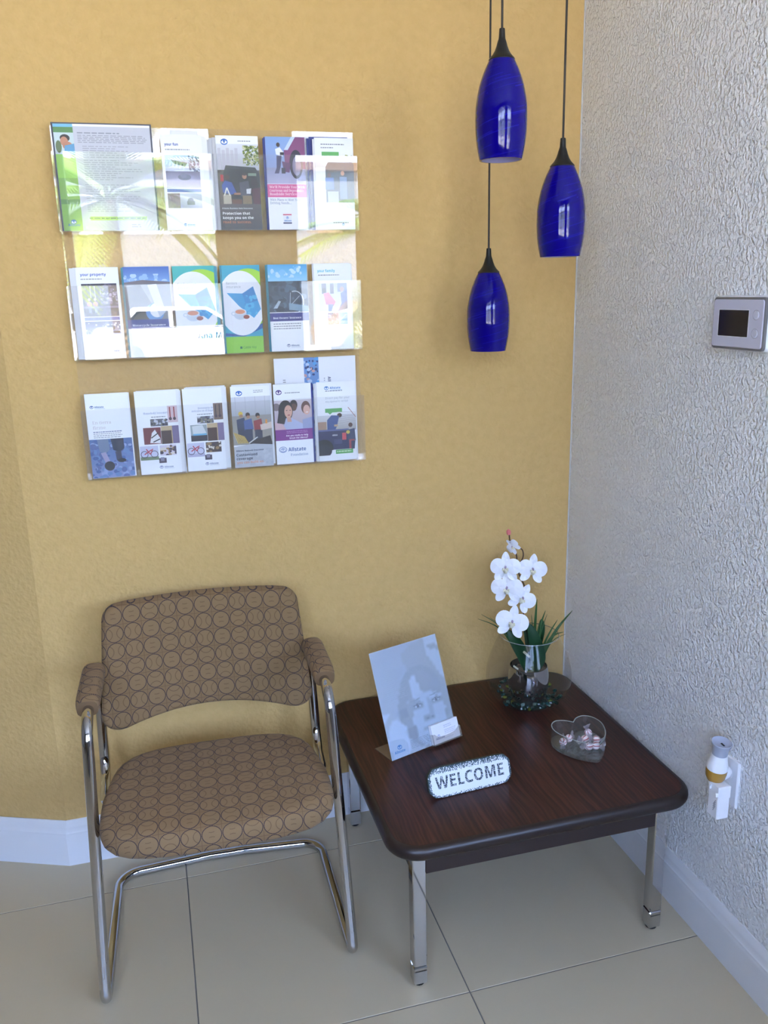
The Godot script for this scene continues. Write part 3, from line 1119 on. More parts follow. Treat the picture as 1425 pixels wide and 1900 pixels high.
func leaf_art(k: String) -> ImageTexture:
	var a := Art.new(200, 430, rgb(236, 238, 243), k.hash() % 1000)
	match k:
		"form":
			a = Art.new(420, 440, rgb(192, 192, 202), 7)
			a.rect(0, 0, 1, 0.02, rgb(240, 240, 245))
			a.rect(0, 0, 0.20, 1, rgb(122, 170, 62))
			a.rect(0, 0, 0.20, 0.03, rgb(120, 185, 215))
			a.rect(0, 0.03, 0.20, 0.05, rgb(84, 132, 70))
			a.rect(0, 0.08, 0.20, 0.20, rgb(190, 205, 205))
			a.ell(0.11, 0.13, 0.05, 0.035, rgb(50, 35, 30))
			a.ell(0.10, 0.16, 0.04, 0.045, rgb(190, 130, 100))
			a.ell(0.13, 0.20, 0.05, 0.04, rgb(185, 125, 98))
			a.poly([Vector2(0.10, 0.20), Vector2(0.2, 0.18), Vector2(0.2, 0.28), Vector2(0.09, 0.28)], rgb(90, 150, 190))
			a.ell(0.04, 0.21, 0.03, 0.06, rgb(95, 110, 70))
			a.rect(0, 0.28, 0.20, 0.22, rgb(140, 196, 70))
			a.rect(0, 0.70, 0.20, 0.045, rgb(90, 140, 52))
			a.mark(0.11, 0.915, 0.028, LOGO)
			a.text("Allstate", 0.05, 0.955, 0.024, LOGO, true)
			a.greek(0.24, 0.075, 0.5, 1, 0.03, GREY)
			a.greek(0.24, 0.10, 0.72, 5, 0.016, rgb(142, 142, 152), 0.06)
			for q in [[0.28, 0.20, 6], [0.28, 0.33, 10], [0.27, 0.56, 4], [0.27, 0.65, 9]]:
				a.greek(q[0], q[1], 0.62, q[2], 0.02, rgb(158, 158, 168), 0.55)
			a.rect(0.29, 0.865, 0.60, 0.035, rgb(150, 200, 80))
			a.greek(0.28, 0.875, 0.60, 1, 0.03, rgb(70, 110, 50), 0.0)
			a.greek(0.72, 0.94, 0.10, 2, 0.02, GREY, 0.1)
		"boatday":
			a.text("your fun", 0.09, 0.115, 0.058, rgb(45, 62, 150), true)
			a.greek(0.10, 0.15, 0.62, 1, 0.03, GREY, 0.1)
			a.grad(0.07, 0.21, 0.84, 0.17, rgb(150, 175, 215), rgb(205, 215, 232))
			a.poly([Vector2(0.22, 0.26), Vector2(0.62, 0.29), Vector2(0.55, 0.33), Vector2(0.28, 0.30)], rgb(40, 44, 70))
			a.speckle(0.64, 0.21, 0.27, 0.17, [rgb(60, 70, 110), rgb(96, 105, 140), rgb(40, 44, 72)], 60, 0.01, 0.03)
			a.grad(0.07, 0.38, 0.84, 0.175, rgb(72, 62, 98), rgb(172, 158, 186))
			a.ell(0.52, 0.44, 0.16, 0.07, rgb(46, 42, 66))
			a.ell(0.50, 0.42, 0.08, 0.06, rgb(66, 62, 92))
			a.rect(0.07, 0.565, 0.84, 0.032, rgb(48, 80, 175))
			a.rect(0.07, 0.61, 0.30, 0.155, rgb(108, 66, 92))
			a.grad(0.37, 0.61, 0.54, 0.155, rgb(196, 200, 216), rgb(150, 150, 180))
			a.ell(0.63, 0.68, 0.07, 0.05, rgb(36, 38, 60))
			a.rect(0.54, 0.69, 0.19, 0.04, rgb(36, 38, 60))
			a.brand(0.42, 0.95, 0.036, LOGO)
		"van":
			a.grad(0, 0.08, 1, 0.32, rgb(212, 214, 222), rgb(176, 178, 186))
			for x in 5:
				a.rect(0.03 + 0.10 * x, 0.13 + 0.02 * (x % 2), 0.07, 0.22, rgb(186, 184, 196))
			a.speckle(0.62, 0.10, 0.38, 0.21, [rgb(108, 122, 52), rgb(74, 92, 40), rgb(150, 158, 84), rgb(196, 196, 160)], 170, 0.012, 0.03)
			a.rect(0, 0.36, 1, 0.5, rgb(92, 84, 76))
			a.poly([Vector2(0.10, 0.44), Vector2(0.2, 0.31), Vector2(0.9, 0.33), Vector2(1, 0.4), Vector2(1, 0.72), Vector2(0.1, 0.72)], rgb(44, 50, 48))
			a.poly([Vector2(0.20, 0.42), Vector2(0.27, 0.345), Vector2(0.86, 0.36), Vector2(0.92, 0.46), Vector2(0.9, 0.66), Vector2(0.2, 0.66)], rgb(28, 30, 30))
			a.rect(0.06, 0.41, 0.07, 0.07, rgb(186, 48, 52))
			a.rect(0.72, 0.39, 0.2, 0.03, rgb(120, 140, 120))
			a.ell(0.22, 0.435, 0.055, 0.06, rgb(60, 40, 32))
			a.poly([Vector2(0.08, 0.52), Vector2(0.16, 0.47), Vector2(0.32, 0.49), Vector2(0.42, 0.60), Vector2(0.3, 0.62), Vector2(0.1, 0.6)], rgb(58, 84, 160))
			a.rect(0.36, 0.60, 0.18, 0.022, rgb(160, 110, 84))
			a.ell(0.63, 0.425, 0.055, 0.062, rgb(178, 128, 100))
			a.ell(0.63, 0.40, 0.055, 0.035, rgb(52, 40, 34))
			a.poly([Vector2(0.5, 0.49), Vector2(0.72, 0.47), Vector2(0.76, 0.64), Vector2(0.52, 0.64)], rgb(70, 74, 86))
			a.rect(0.56, 0.63, 0.22, 0.19, rgb(130, 112, 84))
			a.ell(0.86, 0.50, 0.09, 0.12, rgb(40, 26, 28))
			a.poly([Vector2(0.78, 0.56), Vector2(1, 0.54), Vector2(1, 0.78), Vector2(0.84, 0.8)], rgb(76, 34, 48))
			a.poly([Vector2(0.66, 0.56), Vector2(0.78, 0.55), Vector2(0.76, 0.61), Vector2(0.66, 0.61)], rgb(214, 216, 224))
			a.rect(0.10, 0.62, 0.19, 0.13, rgb(176, 168, 150))
			for s in [0.13, 0.26]:
				a.stroke(Vector2(s, 0.63), Vector2(0.195, 0.545), 0.03, rgb(232, 228, 220))
			a.rect(0.3, 0.67, 0.24, 0.08, rgb(96, 62, 44))
			a.grad(0, 0.72, 1, 0.28, rgb(84, 78, 76), rgb(58, 58, 64))
			a.rect(0, 0.0, 1, 0.085, rgb(236, 238, 243))
			a.mark(0.20, 0.065, 0.085, LOGO)
			a.greek(0.52, 0.05, 0.30, 1, 0.03, GREY, 0.0)
			a.text("Allstate Business Auto Insurance", 0.05, 0.775, 0.036, rgb(226, 226, 230), true, "Droid Sans", 0.0, 0.93)
			a.text("Protection that", 0.06, 0.835, 0.062, Color.WHITE, true, "Droid Sans", 0.0, 1.05)
			a.text("keeps you on the", 0.06, 0.882, 0.062, Color.WHITE, true, "Droid Sans", 0.0, 1.05)
			a.text("road to success.", 0.06, 0.928, 0.062, rgb(190, 112, 74), true, "Droid Sans", 0.0, 1.05)
		"roadside":
			a.grad(0, 0, 1, 0.50, rgb(126, 160, 214), rgb(158, 162, 204))
			a.grad(0, 0.33, 1, 0.17, rgb(150, 156, 190), rgb(176, 172, 206))
			a.poly([Vector2(0.46, 0.14), Vector2(0.66, 0.0), Vector2(1, 0.0), Vector2(1, 0.34), Vector2(0.48, 0.34)], rgb(128, 62, 112))
			a.poly([Vector2(0.46, 0.14), Vector2(0.66, 0.0), Vector2(0.76, 0.0), Vector2(0.56, 0.14)], rgb(190, 206, 236))
			a.ell(0.76, 0.29, 0.17, 0.33, rgb(40, 32, 50))
			a.ell(0.77, 0.31, 0.11, 0.22, rgb(132, 124, 150))
			a.poly([Vector2(0.40, 0.26), Vector2(0.62, 0.28), Vector2(0.58, 0.38), Vector2(0.44, 0.37)], rgb(96, 50, 98))
			a.ell(0.32, 0.085, 0.045, 0.05, rgb(60, 44, 44))
			a.poly([Vector2(0.24, 0.13), Vector2(0.36, 0.11), Vector2(0.46, 0.17), Vector2(0.42, 0.21), Vector2(0.26, 0.19)], rgb(232, 232, 240))
			a.rect(0.36, 0.165, 0.1, 0.03, rgb(36, 32, 44))
			a.poly([Vector2(0.27, 0.2), Vector2(0.4, 0.2), Vector2(0.36, 0.32), Vector2(0.31, 0.39), Vector2(0.2, 0.39), Vector2(0.26, 0.33)], rgb(58, 54, 92))
			a.rect(0.38, 0.33, 0.10, 0.06, rgb(48, 44, 70))
			a.rect(0, 0.505, 1, 0.14, rgb(214, 92, 150))
			a.text("We'll Provide You With", 0.05, 0.548, 0.058, rgb(246, 220, 232), true, "Droid Serif", 0.0, 0.95)
			a.text("Courteous and Dependable", 0.05, 0.586, 0.058, rgb(246, 220, 232), true, "Droid Serif", 0.0, 0.80)
			a.text("Roadside Service", 0.05, 0.624, 0.058, rgb(246, 220, 232), true, "Droid Serif", 0.0, 1.0)
			a.text("With Plans to Meet Your", 0.05, 0.685, 0.052, rgb(110, 120, 160), false, "Droid Serif", 0.0, 0.95)
			a.text("Driving Needs...", 0.05, 0.72, 0.052, rgb(110, 120, 160), false, "Droid Serif")
			a.rect(0.36, 0.83, 0.22, 0.105, rgb(224, 226, 236))
			a.rect(0.36, 0.83, 0.22, 0.012, rgb(206, 82, 110))
			a.rect(0.36, 0.92, 0.22, 0.014, rgb(52, 62, 104))
			a.mark(0.47, 0.87, 0.035, LOGO)
			a.text("Allstate", 0.385, 0.91, 0.036, LOGO, true)
		"cart":
			a.greek(0.16, 0.065, 0.60, 1, 0.034, GREY, 0.0)
			a.greek(0.16, 0.10, 0.34, 1, 0.034, GREY, 0.0)
			a.rect(0.18, 0.15, 0.44, 0.05, rgb(96, 176, 92))
			a.grad(0, 0.20, 1, 0.12, rgb(232, 236, 243), rgb(186, 196, 196))
			a.speckle(0.78, 0.18, 0.22, 0.10, [rgb(108, 122, 52), rgb(150, 158, 84)], 40, 0.02, 0.03)
			a.poly([Vector2(0.26, 0.32), Vector2(0.36, 0.24), Vector2(0.9, 0.24), Vector2(1, 0.28), Vector2(1, 0.70), Vector2(0.26, 0.70)], rgb(66, 76, 78))
			a.ell(0.35, 0.40, 0.05, 0.055, rgb(90, 64, 50))
			a.rect(0.25, 0.43, 0.22, 0.13, rgb(90, 120, 180))
			a.ell(0.70, 0.38, 0.05, 0.055, rgb(190, 140, 110))
			a.rect(0.62, 0.42, 0.19, 0.24, rgb(120, 140, 170))
			a.rect(0.3, 0.58, 0.28, 0.12, rgb(170, 176, 176))
			a.greek(0.42, 0.92, 0.40, 1, 0.03, GREY, 0.0)
			a.mark(0.68, 0.945, 0.035, LOGO)
		"house_photo":
			a.text("your property", 0.10, 0.09, 0.062, rgb(48, 66, 166), true, "Droid Sans", 0.0, 1.05)
			a.greek(0.10, 0.12, 0.5, 1, 0.03, GREY, 0.0)
			a.rect(0.10, 0.175, 0.83, 0.355, rgb(46, 36, 60))
			a.speckle(0.10, 0.175, 0.83, 0.355, [rgb(64, 52, 84), rgb(36, 30, 48), rgb(84, 74, 104)], 90, 0.015, 0.05)
			a.speckle(0.52, 0.23, 0.40, 0.17, [rgb(150, 140, 172), rgb(110, 100, 136), rgb(176, 168, 196)], 60, 0.01, 0.03)
			for x in [0.29, 0.39]:
				a.rect(x, 0.20, 0.025, 0.13, rgb(180, 174, 196))
			for x in [0.22, 0.36]:
				a.ell(x + 0.03, 0.345, 0.03, 0.032, rgb(232, 226, 230))
				a.ell(x + 0.03, 0.395, 0.06, 0.06, rgb(196, 120, 144))
				a.rect(x, 0.425, 0.06, 0.065, rgb(120, 128, 180))
			a.rect(0.10, 0.42, 0.83, 0.02, rgb(120, 112, 140))
			a.rect(0.10, 0.54, 0.83, 0.034, rgb(38, 58, 160))
			a.grad(0.10, 0.585, 0.83, 0.14, rgb(70, 70, 104), rgb(160, 164, 196))
			a.speckle(0.10, 0.60, 0.83, 0.12, [rgb(196, 198, 220), rgb(110, 112, 150)], 40, 0.01, 0.03)
			a.ell(0.70, 0.66, 0.10, 0.06, rgb(26, 24, 36))
			a.rect(0.55, 0.695, 0.36, 0.02, rgb(26, 24, 36))
			a.brand(0.50, 0.925, 0.045, rgb(40, 90, 180))
		"motorcycle":
			a.grad(0, 0, 1, 0.17, rgb(56, 96, 176), rgb(120, 160, 216))
			a.speckle(0, 0.08, 1, 0.08, [rgb(170, 196, 228), rgb(140, 176, 220)], 20, 0.02, 0.06)
			a.poly([Vector2(0, 0.17), Vector2(0.4, 0.145), Vector2(1, 0.17), Vector2(1, 0.25), Vector2(0, 0.25)], rgb(108, 100, 110))
			a.rect(0, 0.19, 1, 0.39, rgb(120, 124, 134))
			a.poly([Vector2(0, 0.22), Vector2(0.35, 0.20), Vector2(0.6, 0.44), Vector2(0.4, 0.58), Vector2(0, 0.58)], rgb(70, 78, 96))
			a.ell(0.34, 0.60, 0.30, 0.34, rgb(44, 44, 50))
			a.ell(0.36, 0.62, 0.24, 0.26, rgb(86, 80, 72))
			a.ell(0.62, 0.50, 0.20, 0.22, rgb(96, 142, 200))
			a.ell(0.66, 0.48, 0.15, 0.17, rgb(222, 224, 228))
			a.poly([Vector2(0.5, 0.2), Vector2(0.7, 0.19), Vector2(0.86, 0.5), Vector2(0.72, 0.56)], rgb(176, 186, 206))
			a.rect(0, 0.58, 1, 0.10, rgb(46, 52, 128))
			a.text("Motorcycle Insurance", 0.10, 0.655, 0.052, Color.WHITE, true, "Droid Serif", 0.0, 0.92)
			a.greek(0.10, 0.695, 0.72, 2, 0.026, GREY, 0.1)
			a.brand(0.44, 0.945, 0.042, rgb(110, 120, 150))
		"renters", "condo":
			a.rect(0, 0, 1, 1, rgb(56, 172, 170) if k == "renters" else rgb(56, 160, 186))
			a.ell(0.68, 0.42, 0.72, 0.82, rgb(158, 206, 60))
			a.rect(0, 0.80, 1, 0.2, rgb(140, 200, 62))
			a.poly([Vector2(0, 0.74), Vector2(1, 0.70), Vector2(1, 0.81), Vector2(0, 0.81)], rgb(56, 160, 190))
			a.poly([Vector2(0, 0.765), Vector2(0.5, 0.79), Vector2(1, 0.66), Vector2(1, 0.72), Vector2(0.5, 0.81), Vector2(0, 0.80)], rgb(46, 92, 160))
			a.ell(0.47, 0.43, 0.62, 0.79, rgb(226, 228, 236))
			a.text("Renters" if k == "condo" else "Condominium", 0.10, 0.215, 0.062, rgb(150, 156, 168), false, "Droid Sans", 0.0, 1.0 if k == "condo" else 0.85)
			a.text("insurance", 0.10, 0.255, 0.062, rgb(150, 156, 168))
			a.poly([Vector2(0.10, 0.31), Vector2(0.55, 0.32), Vector2(0.80, 0.24), Vector2(0.98, 0.50), Vector2(0.78, 0.60), Vector2(0.40, 0.46)], rgb(46, 150, 204))
			a.poly([Vector2(0.50, 0.32), Vector2(0.80, 0.24), Vector2(0.90, 0.40), Vector2(0.60, 0.44)], rgb(40, 124, 186))
			a.speckle(0.55, 0.34, 0.33, 0.22, [rgb(70, 172, 216), rgb(40, 134, 194)], 18, 0.03, 0.08)
			a.ell(0.42, 0.56, 0.17, 0.12, rgb(190, 200, 216))
			a.ell(0.42, 0.525, 0.16, 0.075, rgb(212, 218, 230))
			a.ell(0.42, 0.525, 0.13, 0.055, rgb(206, 134, 104))
			a.ell(0.24, 0.545, 0.06, 0.05, rgb(190, 200, 216))
			a.ell(0.24, 0.545, 0.035, 0.028, rgb(226, 228, 236))
			a.ell(0.58, 0.585, 0.08, 0.05, rgb(146, 74, 62))
			a.rect(0.36, 0.925, 0.06, 0.026, rgb(40, 110, 70))
			a.text("Castle Key", 0.45, 0.95, 0.062, rgb(64, 120, 44), false, "Droid Sans", 0.0, 0.9)
		"boat":
			a.grad(0, 0, 1, 0.20, rgb(74, 156, 208), rgb(150, 200, 230))
			a.speckle(0, 0.02, 1, 0.13, [rgb(180, 212, 236), rgb(120, 180, 222)], 26, 0.02, 0.07)
			a.rect(0, 0.19, 1, 0.37, rgb(52, 66, 84))
			a.speckle(0, 0.19, 1, 0.36, [rgb(64, 80, 100), rgb(40, 52, 66), rgb(80, 100, 122)], 70, 0.03, 0.08)
			for k2 in 40:
				var t0 := -1.9 + 3.6 * k2 / 40.0
				var t1 := -1.9 + 3.6 * (k2 + 1) / 40.0
				a.stroke(Vector2(0.66 + 0.22 * cos(t0), 0.43 + 0.125 * sin(t0)), Vector2(0.66 + 0.22 * cos(t1), 0.43 + 0.125 * sin(t1)), 0.024, rgb(214, 220, 230))
			a.stroke(Vector2(0.55, 0.32), Vector2(0.52, 0.50), 0.014, rgb(190, 200, 214))
			a.stroke(Vector2(0.78, 0.36), Vector2(0.56, 0.46), 0.014, rgb(190, 200, 214))
			a.poly([Vector2(0.5, 0.44), Vector2(1, 0.48), Vector2(1, 0.55), Vector2(0.5, 0.52)], rgb(130, 158, 182))
			a.poly([Vector2(0.1, 0.50), Vector2(0.24, 0.41), Vector2(0.3, 0.42), Vector2(0.2, 0.50)], rgb(170, 186, 204))
			a.rect(0, 0.545, 1, 0.008, Color.WHITE)
			a.rect(0, 0.555, 1, 0.092, rgb(56, 56, 128))
			a.text("Boat Owners' Insurance", 0.08, 0.622, 0.05, Color.WHITE, true, "Droid Serif", 0.0, 0.86)
			a.greek(0.08, 0.675, 0.74, 3, 0.028, GREY, 0.1)
			a.brand(0.40, 0.945, 0.042, rgb(90, 104, 146))
		"family":
			a.text("your family", 0.10, 0.095, 0.062, rgb(60, 172, 196), true, "Droid Sans", 0.0, 0.98)
			a.greek(0.12, 0.125, 0.56, 1, 0.03, GREY, 0.0)
			a.grad(0.12, 0.225, 0.76, 0.325, rgb(176, 180, 196), rgb(206, 206, 216))
			a.rect(0.2, 0.225, 0.12, 0.12, rgb(70, 66, 84))
			a.rect(0.42, 0.225, 0.10, 0.12, rgb(88, 84, 100))
			a.rect(0.62, 0.225, 0.26, 0.10, rgb(92, 108, 150))
			a.ell(0.26, 0.305, 0.05, 0.06, rgb(60, 44, 40))
			a.poly([Vector2(0.24, 0.34), Vector2(0.38, 0.33), Vector2(0.56, 0.44), Vector2(0.5, 0.49), Vector2(0.3, 0.47)], rgb(206, 90, 120))
			a.poly([Vector2(0.36, 0.47), Vector2(0.5, 0.47), Vector2(0.44, 0.55), Vector2(0.36, 0.55)], rgb(74, 92, 150))
			a.ell(0.74, 0.295, 0.06, 0.065, rgb(176, 140, 126))
			a.poly([Vector2(0.70, 0.34), Vector2(0.88, 0.31), Vector2(0.88, 0.52), Vector2(0.62, 0.55), Vector2(0.72, 0.46)], rgb(60, 80, 150))
			a.rect(0.12, 0.57, 0.22, 0.135, rgb(236, 236, 240))
			a.rect(0.34, 0.57, 0.29, 0.135, rgb(126, 84, 104))
			a.speckle(0.34, 0.57, 0.29, 0.135, [rgb(196, 160, 170), rgb(80, 48, 66), rgb(150, 104, 122)], 50, 0.01, 0.03)
			a.rect(0.65, 0.57, 0.22, 0.135, rgb(66, 178, 224))
			a.brand(0.38, 0.935, 0.042, rgb(140, 150, 180))
		"tierra":
			a.brand(0.10, 0.165, 0.042, rgb(70, 96, 150))
			a.text("En tierra", 0.12, 0.355, 0.075, rgb(196, 184, 190), false, "Droid Serif")
			a.text("firme", 0.12, 0.415, 0.075, rgb(196, 184, 190), false, "Droid Serif", 0.0, 1.1)
			a.greek(0.12, 0.445, 0.66, 1, 0.026, rgb(90, 100, 140), 0.0)
			a.greek(0.12, 0.467, 0.72, 3, 0.022, GREY, 0.2)
			a.grad(0, 0.535, 1, 0.465, rgb(74, 108, 164), rgb(132, 144, 192))
			a.speckle(0, 0.54, 1, 0.46, [rgb(60, 92, 150), rgb(98, 132, 184), rgb(140, 160, 206), rgb(84, 100, 154)], 120, 0.02, 0.07)
			a.poly([Vector2(0.18, 0.535), Vector2(0.44, 0.535), Vector2(0.46, 0.66), Vector2(0.34, 0.72), Vector2(0.22, 0.68)], rgb(112, 128, 156))
			a.poly([Vector2(0.50, 0.535), Vector2(0.80, 0.535), Vector2(0.80, 0.66), Vector2(0.68, 0.70), Vector2(0.54, 0.67)], rgb(38, 46, 70))
			a.poly([Vector2(0.24, 0.70), Vector2(0.36, 0.69), Vector2(0.44, 0.80), Vector2(0.34, 0.83)], rgb(160, 152, 184))
			a.poly([Vector2(0.58, 0.69), Vector2(0.72, 0.69), Vector2(0.73, 0.80), Vector2(0.6, 0.80)], rgb(58, 60, 88))
			a.ell(0.42, 0.86, 0.12, 0.12, rgb(26, 26, 40))
			a.ell(0.72, 0.80, 0.10, 0.05, rgb(26, 28, 44))
		"household", "inventario":
			if k == "household":
				a.text("Household Inventory", 0.18, 0.275, 0.05, rgb(122, 132, 176), false, "Droid Serif", 0.0, 0.85)
				a.greek(0.36, 0.305, 0.34, 1, 0.03, GREY, 0.0)
			else:
				a.text("Inventario de", 0.37, 0.245, 0.046, rgb(122, 132, 176), false, "Droid Serif", 0.0, 0.95)
				a.text("Artículos en el Hogar", 0.20, 0.278, 0.046, rgb(122, 132, 176), false, "Droid Serif", 0.0, 0.9)
				a.greek(0.34, 0.305, 0.38, 1, 0.03, GREY, 0.0)
			a.rect(0.76, 0.185, 0.24, 0.20, rgb(206, 182, 190) if k == "household" else rgb(120, 96, 84))
			for x in [0.82, 0.92]:
				a.stroke(Vector2(x, 0.20), Vector2(x, 0.33), 0.03, rgb(150, 62, 60) if k == "household" else rgb(66, 50, 50))
				a.ell(x, 0.34, 0.035, 0.04, rgb(70, 50, 60))
			a.rect(0.33, 0.335, 0.42, 0.085, rgb(96, 96, 110))
			a.speckle(0.33, 0.335, 0.42, 0.085, [rgb(190, 190, 204), rgb(50, 46, 60), rgb(128, 124, 104)], 40, 0.015, 0.035)
			if k == "household":
				a.rect(0.14, 0.435, 0.42, 0.20, rgb(112, 42, 52))
				a.poly([Vector2(0.28, 0.62), Vector2(0.34, 0.50), Vector2(0.42, 0.46), Vector2(0.54, 0.57), Vector2(0.54, 0.63)], rgb(226, 224, 230))
				a.stroke(Vector2(0.32, 0.56), Vector2(0.50, 0.50), 0.025, rgb(30, 26, 34))
				a.stroke(Vector2(0.36, 0.61), Vector2(0.53, 0.575), 0.025, rgb(30, 26, 34))
			else:
				a.rect(0.14, 0.435, 0.42, 0.20, rgb(150, 160, 164))
				a.poly([Vector2(0.18, 0.45), Vector2(0.45, 0.44), Vector2(0.54, 0.54), Vector2(0.2, 0.56)], rgb(206, 212, 216))
				a.rect(0.14, 0.565, 0.42, 0.07, rgb(46, 44, 56))
				a.rect(0.2, 0.545, 0.34, 0.02, rgb(100, 170, 210))
			a.rect(0.57, 0.425, 0.43, 0.215, rgb(190, 166, 130))
			a.rect(0.57, 0.48, 0.25, 0.16, rgb(70, 46, 42))
			a.rect(0.84, 0.425, 0.16, 0.215, rgb(122, 108, 146))
			a.rect(0.02, 0.655, 0.44, 0.17, rgb(196, 196, 222))
			a.rect(0.02, 0.785, 0.44, 0.04, rgb(110, 128, 96) if k == "household" else rgb(180, 176, 206))
			for x in [0.12, 0.36]:
				for s in 16:
					var t0 := TAU * s / 16.0
					var t1 := TAU * (s + 1) / 16.0
					a.stroke(Vector2(x + 0.085 * cos(t0), 0.755 + 0.04 * sin(t0)), Vector2(x + 0.085 * cos(t1), 0.755 + 0.04 * sin(t1)), 0.014, rgb(58, 46, 70))
			a.stroke(Vector2(0.12, 0.755), Vector2(0.30, 0.70), 0.026, rgb(176, 54, 72))
			a.stroke(Vector2(0.17, 0.69), Vector2(0.26, 0.755), 0.026, rgb(176, 54, 72))
			a.stroke(Vector2(0.26, 0.755), Vector2(0.33, 0.69), 0.022, rgb(176, 54, 72))
			a.rect(0.50, 0.655, 0.40, 0.125, rgb(80, 62, 50) if k == "inventario" else rgb(206, 196, 216))
			a.speckle(0.50, 0.655, 0.40, 0.125, [rgb(150, 120, 80), rgb(60, 50, 66), rgb(216, 206, 196)], 26, 0.02, 0.04)
			a.rect(0.46, 0.81, 0.18, 0.06, rgb(62, 54, 74))
			a.rect(0.50, 0.80, 0.09, 0.045, rgb(130, 126, 150))
			a.brand(0.46, 0.93, 0.044, rgb(110, 124, 170))
		"workers":
			a.mark(0.21, 0.085, 0.08, LOGO)
			a.greek(0.58, 0.055, 0.26, 2, 0.02, GREY, 0.1)
			a.grad(0, 0.13, 1, 0.24, rgb(206, 208, 218), rgb(170, 172, 182))
			for x in 4:
				a.rect(0.1 + 0.25 * x, 0.13, 0.006, 0.24, rgb(160, 160, 172))
			a.rect(0, 0.36, 1, 0.36, rgb(150, 146, 140))
			for q in [[0.22, 0.335, rgb(52, 62, 92), rgb(222, 190, 74)], [0.40, 0.35, rgb(70, 92, 150), rgb(48, 34, 30)], [0.65, 0.36, rgb(140, 48, 54), rgb(44, 32, 30)]]:
				a.ell(q[0], q[1], 0.055, 0.06, q[3])
				a.ell(q[0] + 0.01, q[1] + 0.025, 0.045, 0.04, rgb(168, 120, 92))
				a.poly([Vector2(q[0] - 0.11, q[1] + 0.07), Vector2(q[0] + 0.09, q[1] + 0.045), Vector2(q[0] + 0.13, q[1] + 0.18), Vector2(q[0] - 0.1, q[1] + 0.2)], q[2])
				a.rect(q[0] - 0.09, q[1] + 0.18, 0.19, 0.16, rgb(48, 54, 78))
			for k2 in 14:
				a.stroke(Vector2(0.02 + 0.02 * k2, 0.56 + 0.004 * k2), Vector2(0.12 + 0.02 * k2, 0.70), 0.016, rgb(206, 178, 100) if k2 % 2 == 0 else rgb(150, 122, 62))
			a.poly([Vector2(0.7, 0.48), Vector2(1, 0.45), Vector2(1, 0.53), Vector2(0.72, 0.55)], rgb(214, 196, 186))
			a.rect(0.84, 0.42, 0.05, 0.05, rgb(224, 150, 62))
			a.poly([Vector2(0.4, 0.68), Vector2(0.95, 0.62), Vector2(1, 0.74), Vector2(0.45, 0.75)], rgb(44, 38, 42))
			a.stroke(Vector2(0.4, 0.70), Vector2(0.62, 0.63), 0.03, rgb(206, 208, 212))
			a.poly([Vector2(0, 0.74), Vector2(0.5, 0.71), Vector2(1, 0.735), Vector2(1, 1), Vector2(0, 1)], rgb(182, 186, 196))
			a.speckle(0.05, 0.78, 0.95, 0.2, [rgb(190, 194, 203), rgb(174, 178, 190)], 50, 0.02, 0.06)
			a.text("Allstate Business Insurance", 0.05, 0.80, 0.038, rgb(40, 46, 66), true, "Droid Sans", 0.0, 1.0)
			a.text("Customized", 0.05, 0.858, 0.066, rgb(48, 54, 72), true, "Droid Sans", 0.0, 1.05)
			a.text("coverage", 0.05, 0.905, 0.066, rgb(48, 54, 72), true, "Droid Sans", 0.0, 1.05)
			a.text("you can build on.", 0.05, 0.952, 0.062, rgb(206, 142, 116), true, "Droid Sans", 0.0, 1.0)
		"women":
			a.mark(0.14, 0.10, 0.08, rgb(74, 50, 122))
			a.greek(0.30, 0.105, 0.40, 1, 0.03, GREY, 0.0)
			a.grad(0, 0.20, 1, 0.37, rgb(206, 196, 206), rgb(176, 160, 172))
			a.ell(0.06, 0.28, 0.10, 0.10, rgb(120, 104, 110))
			a.ell(0.52, 0.26, 0.10, 0.13, rgb(54, 38, 38))
			a.ell(0.52, 0.29, 0.08, 0.10, rgb(96, 62, 52))
			a.ell(0.30, 0.33, 0.19, 0.28, rgb(36, 24, 30))
			a.poly([Vector2(0.12, 0.33), Vector2(0.48, 0.33), Vector2(0.32, 0.50), Vector2(0.06, 0.48)], rgb(36, 24, 30))
			a.ell(0.37, 0.34, 0.105, 0.17, rgb(214, 166, 146))
			for x in [0.33, 0.42]:
				a.ell(x, 0.325, 0.018, 0.01, rgb(60, 40, 40))
			a.ell(0.38, 0.385, 0.035, 0.015, rgb(170, 80, 86))
			a.poly([Vector2(0.30, 0.42), Vector2(0.44, 0.42), Vector2(0.74, 0.50), Vector2(0.74, 0.57), Vector2(0.2, 0.57)], rgb(176, 184, 216))
			a.poly([Vector2(0.32, 0.41), Vector2(0.43, 0.41), Vector2(0.45, 0.47), Vector2(0.34, 0.47)], rgb(206, 156, 138))
			a.ell(0.84, 0.30, 0.12, 0.17, rgb(96, 62, 54))
			a.ell(0.86, 0.33, 0.09, 0.13, rgb(216, 172, 156))
			a.ell(0.87, 0.36, 0.035, 0.015, rgb(236, 228, 228))
			a.poly([Vector2(0.74, 0.45), Vector2(1, 0.42), Vector2(1, 0.57), Vector2(0.74, 0.57)], rgb(150, 158, 196))
			a.poly([Vector2(0, 0.47), Vector2(0.2, 0.49), Vector2(0.3, 0.57), Vector2(0, 0.57)], rgb(206, 170, 180))
			a.rect(0, 0.565, 1, 0.135, rgb(126, 46, 138))
			a.greek(0.30, 0.585, 0.56, 2, 0.02, rgb(196, 150, 206), 0.0)
			a.text("Are you ready to help", 0.28, 0.652, 0.046, Color.WHITE, true, "Droid Sans", 0.0, 0.9)
			a.text("break the silence?", 0.37, 0.684, 0.046, Color.WHITE, true, "Droid Sans", 0.0, 0.9)
			a.ell(0.18, 0.815, 0.105, 0.08, rgb(88, 112, 170))
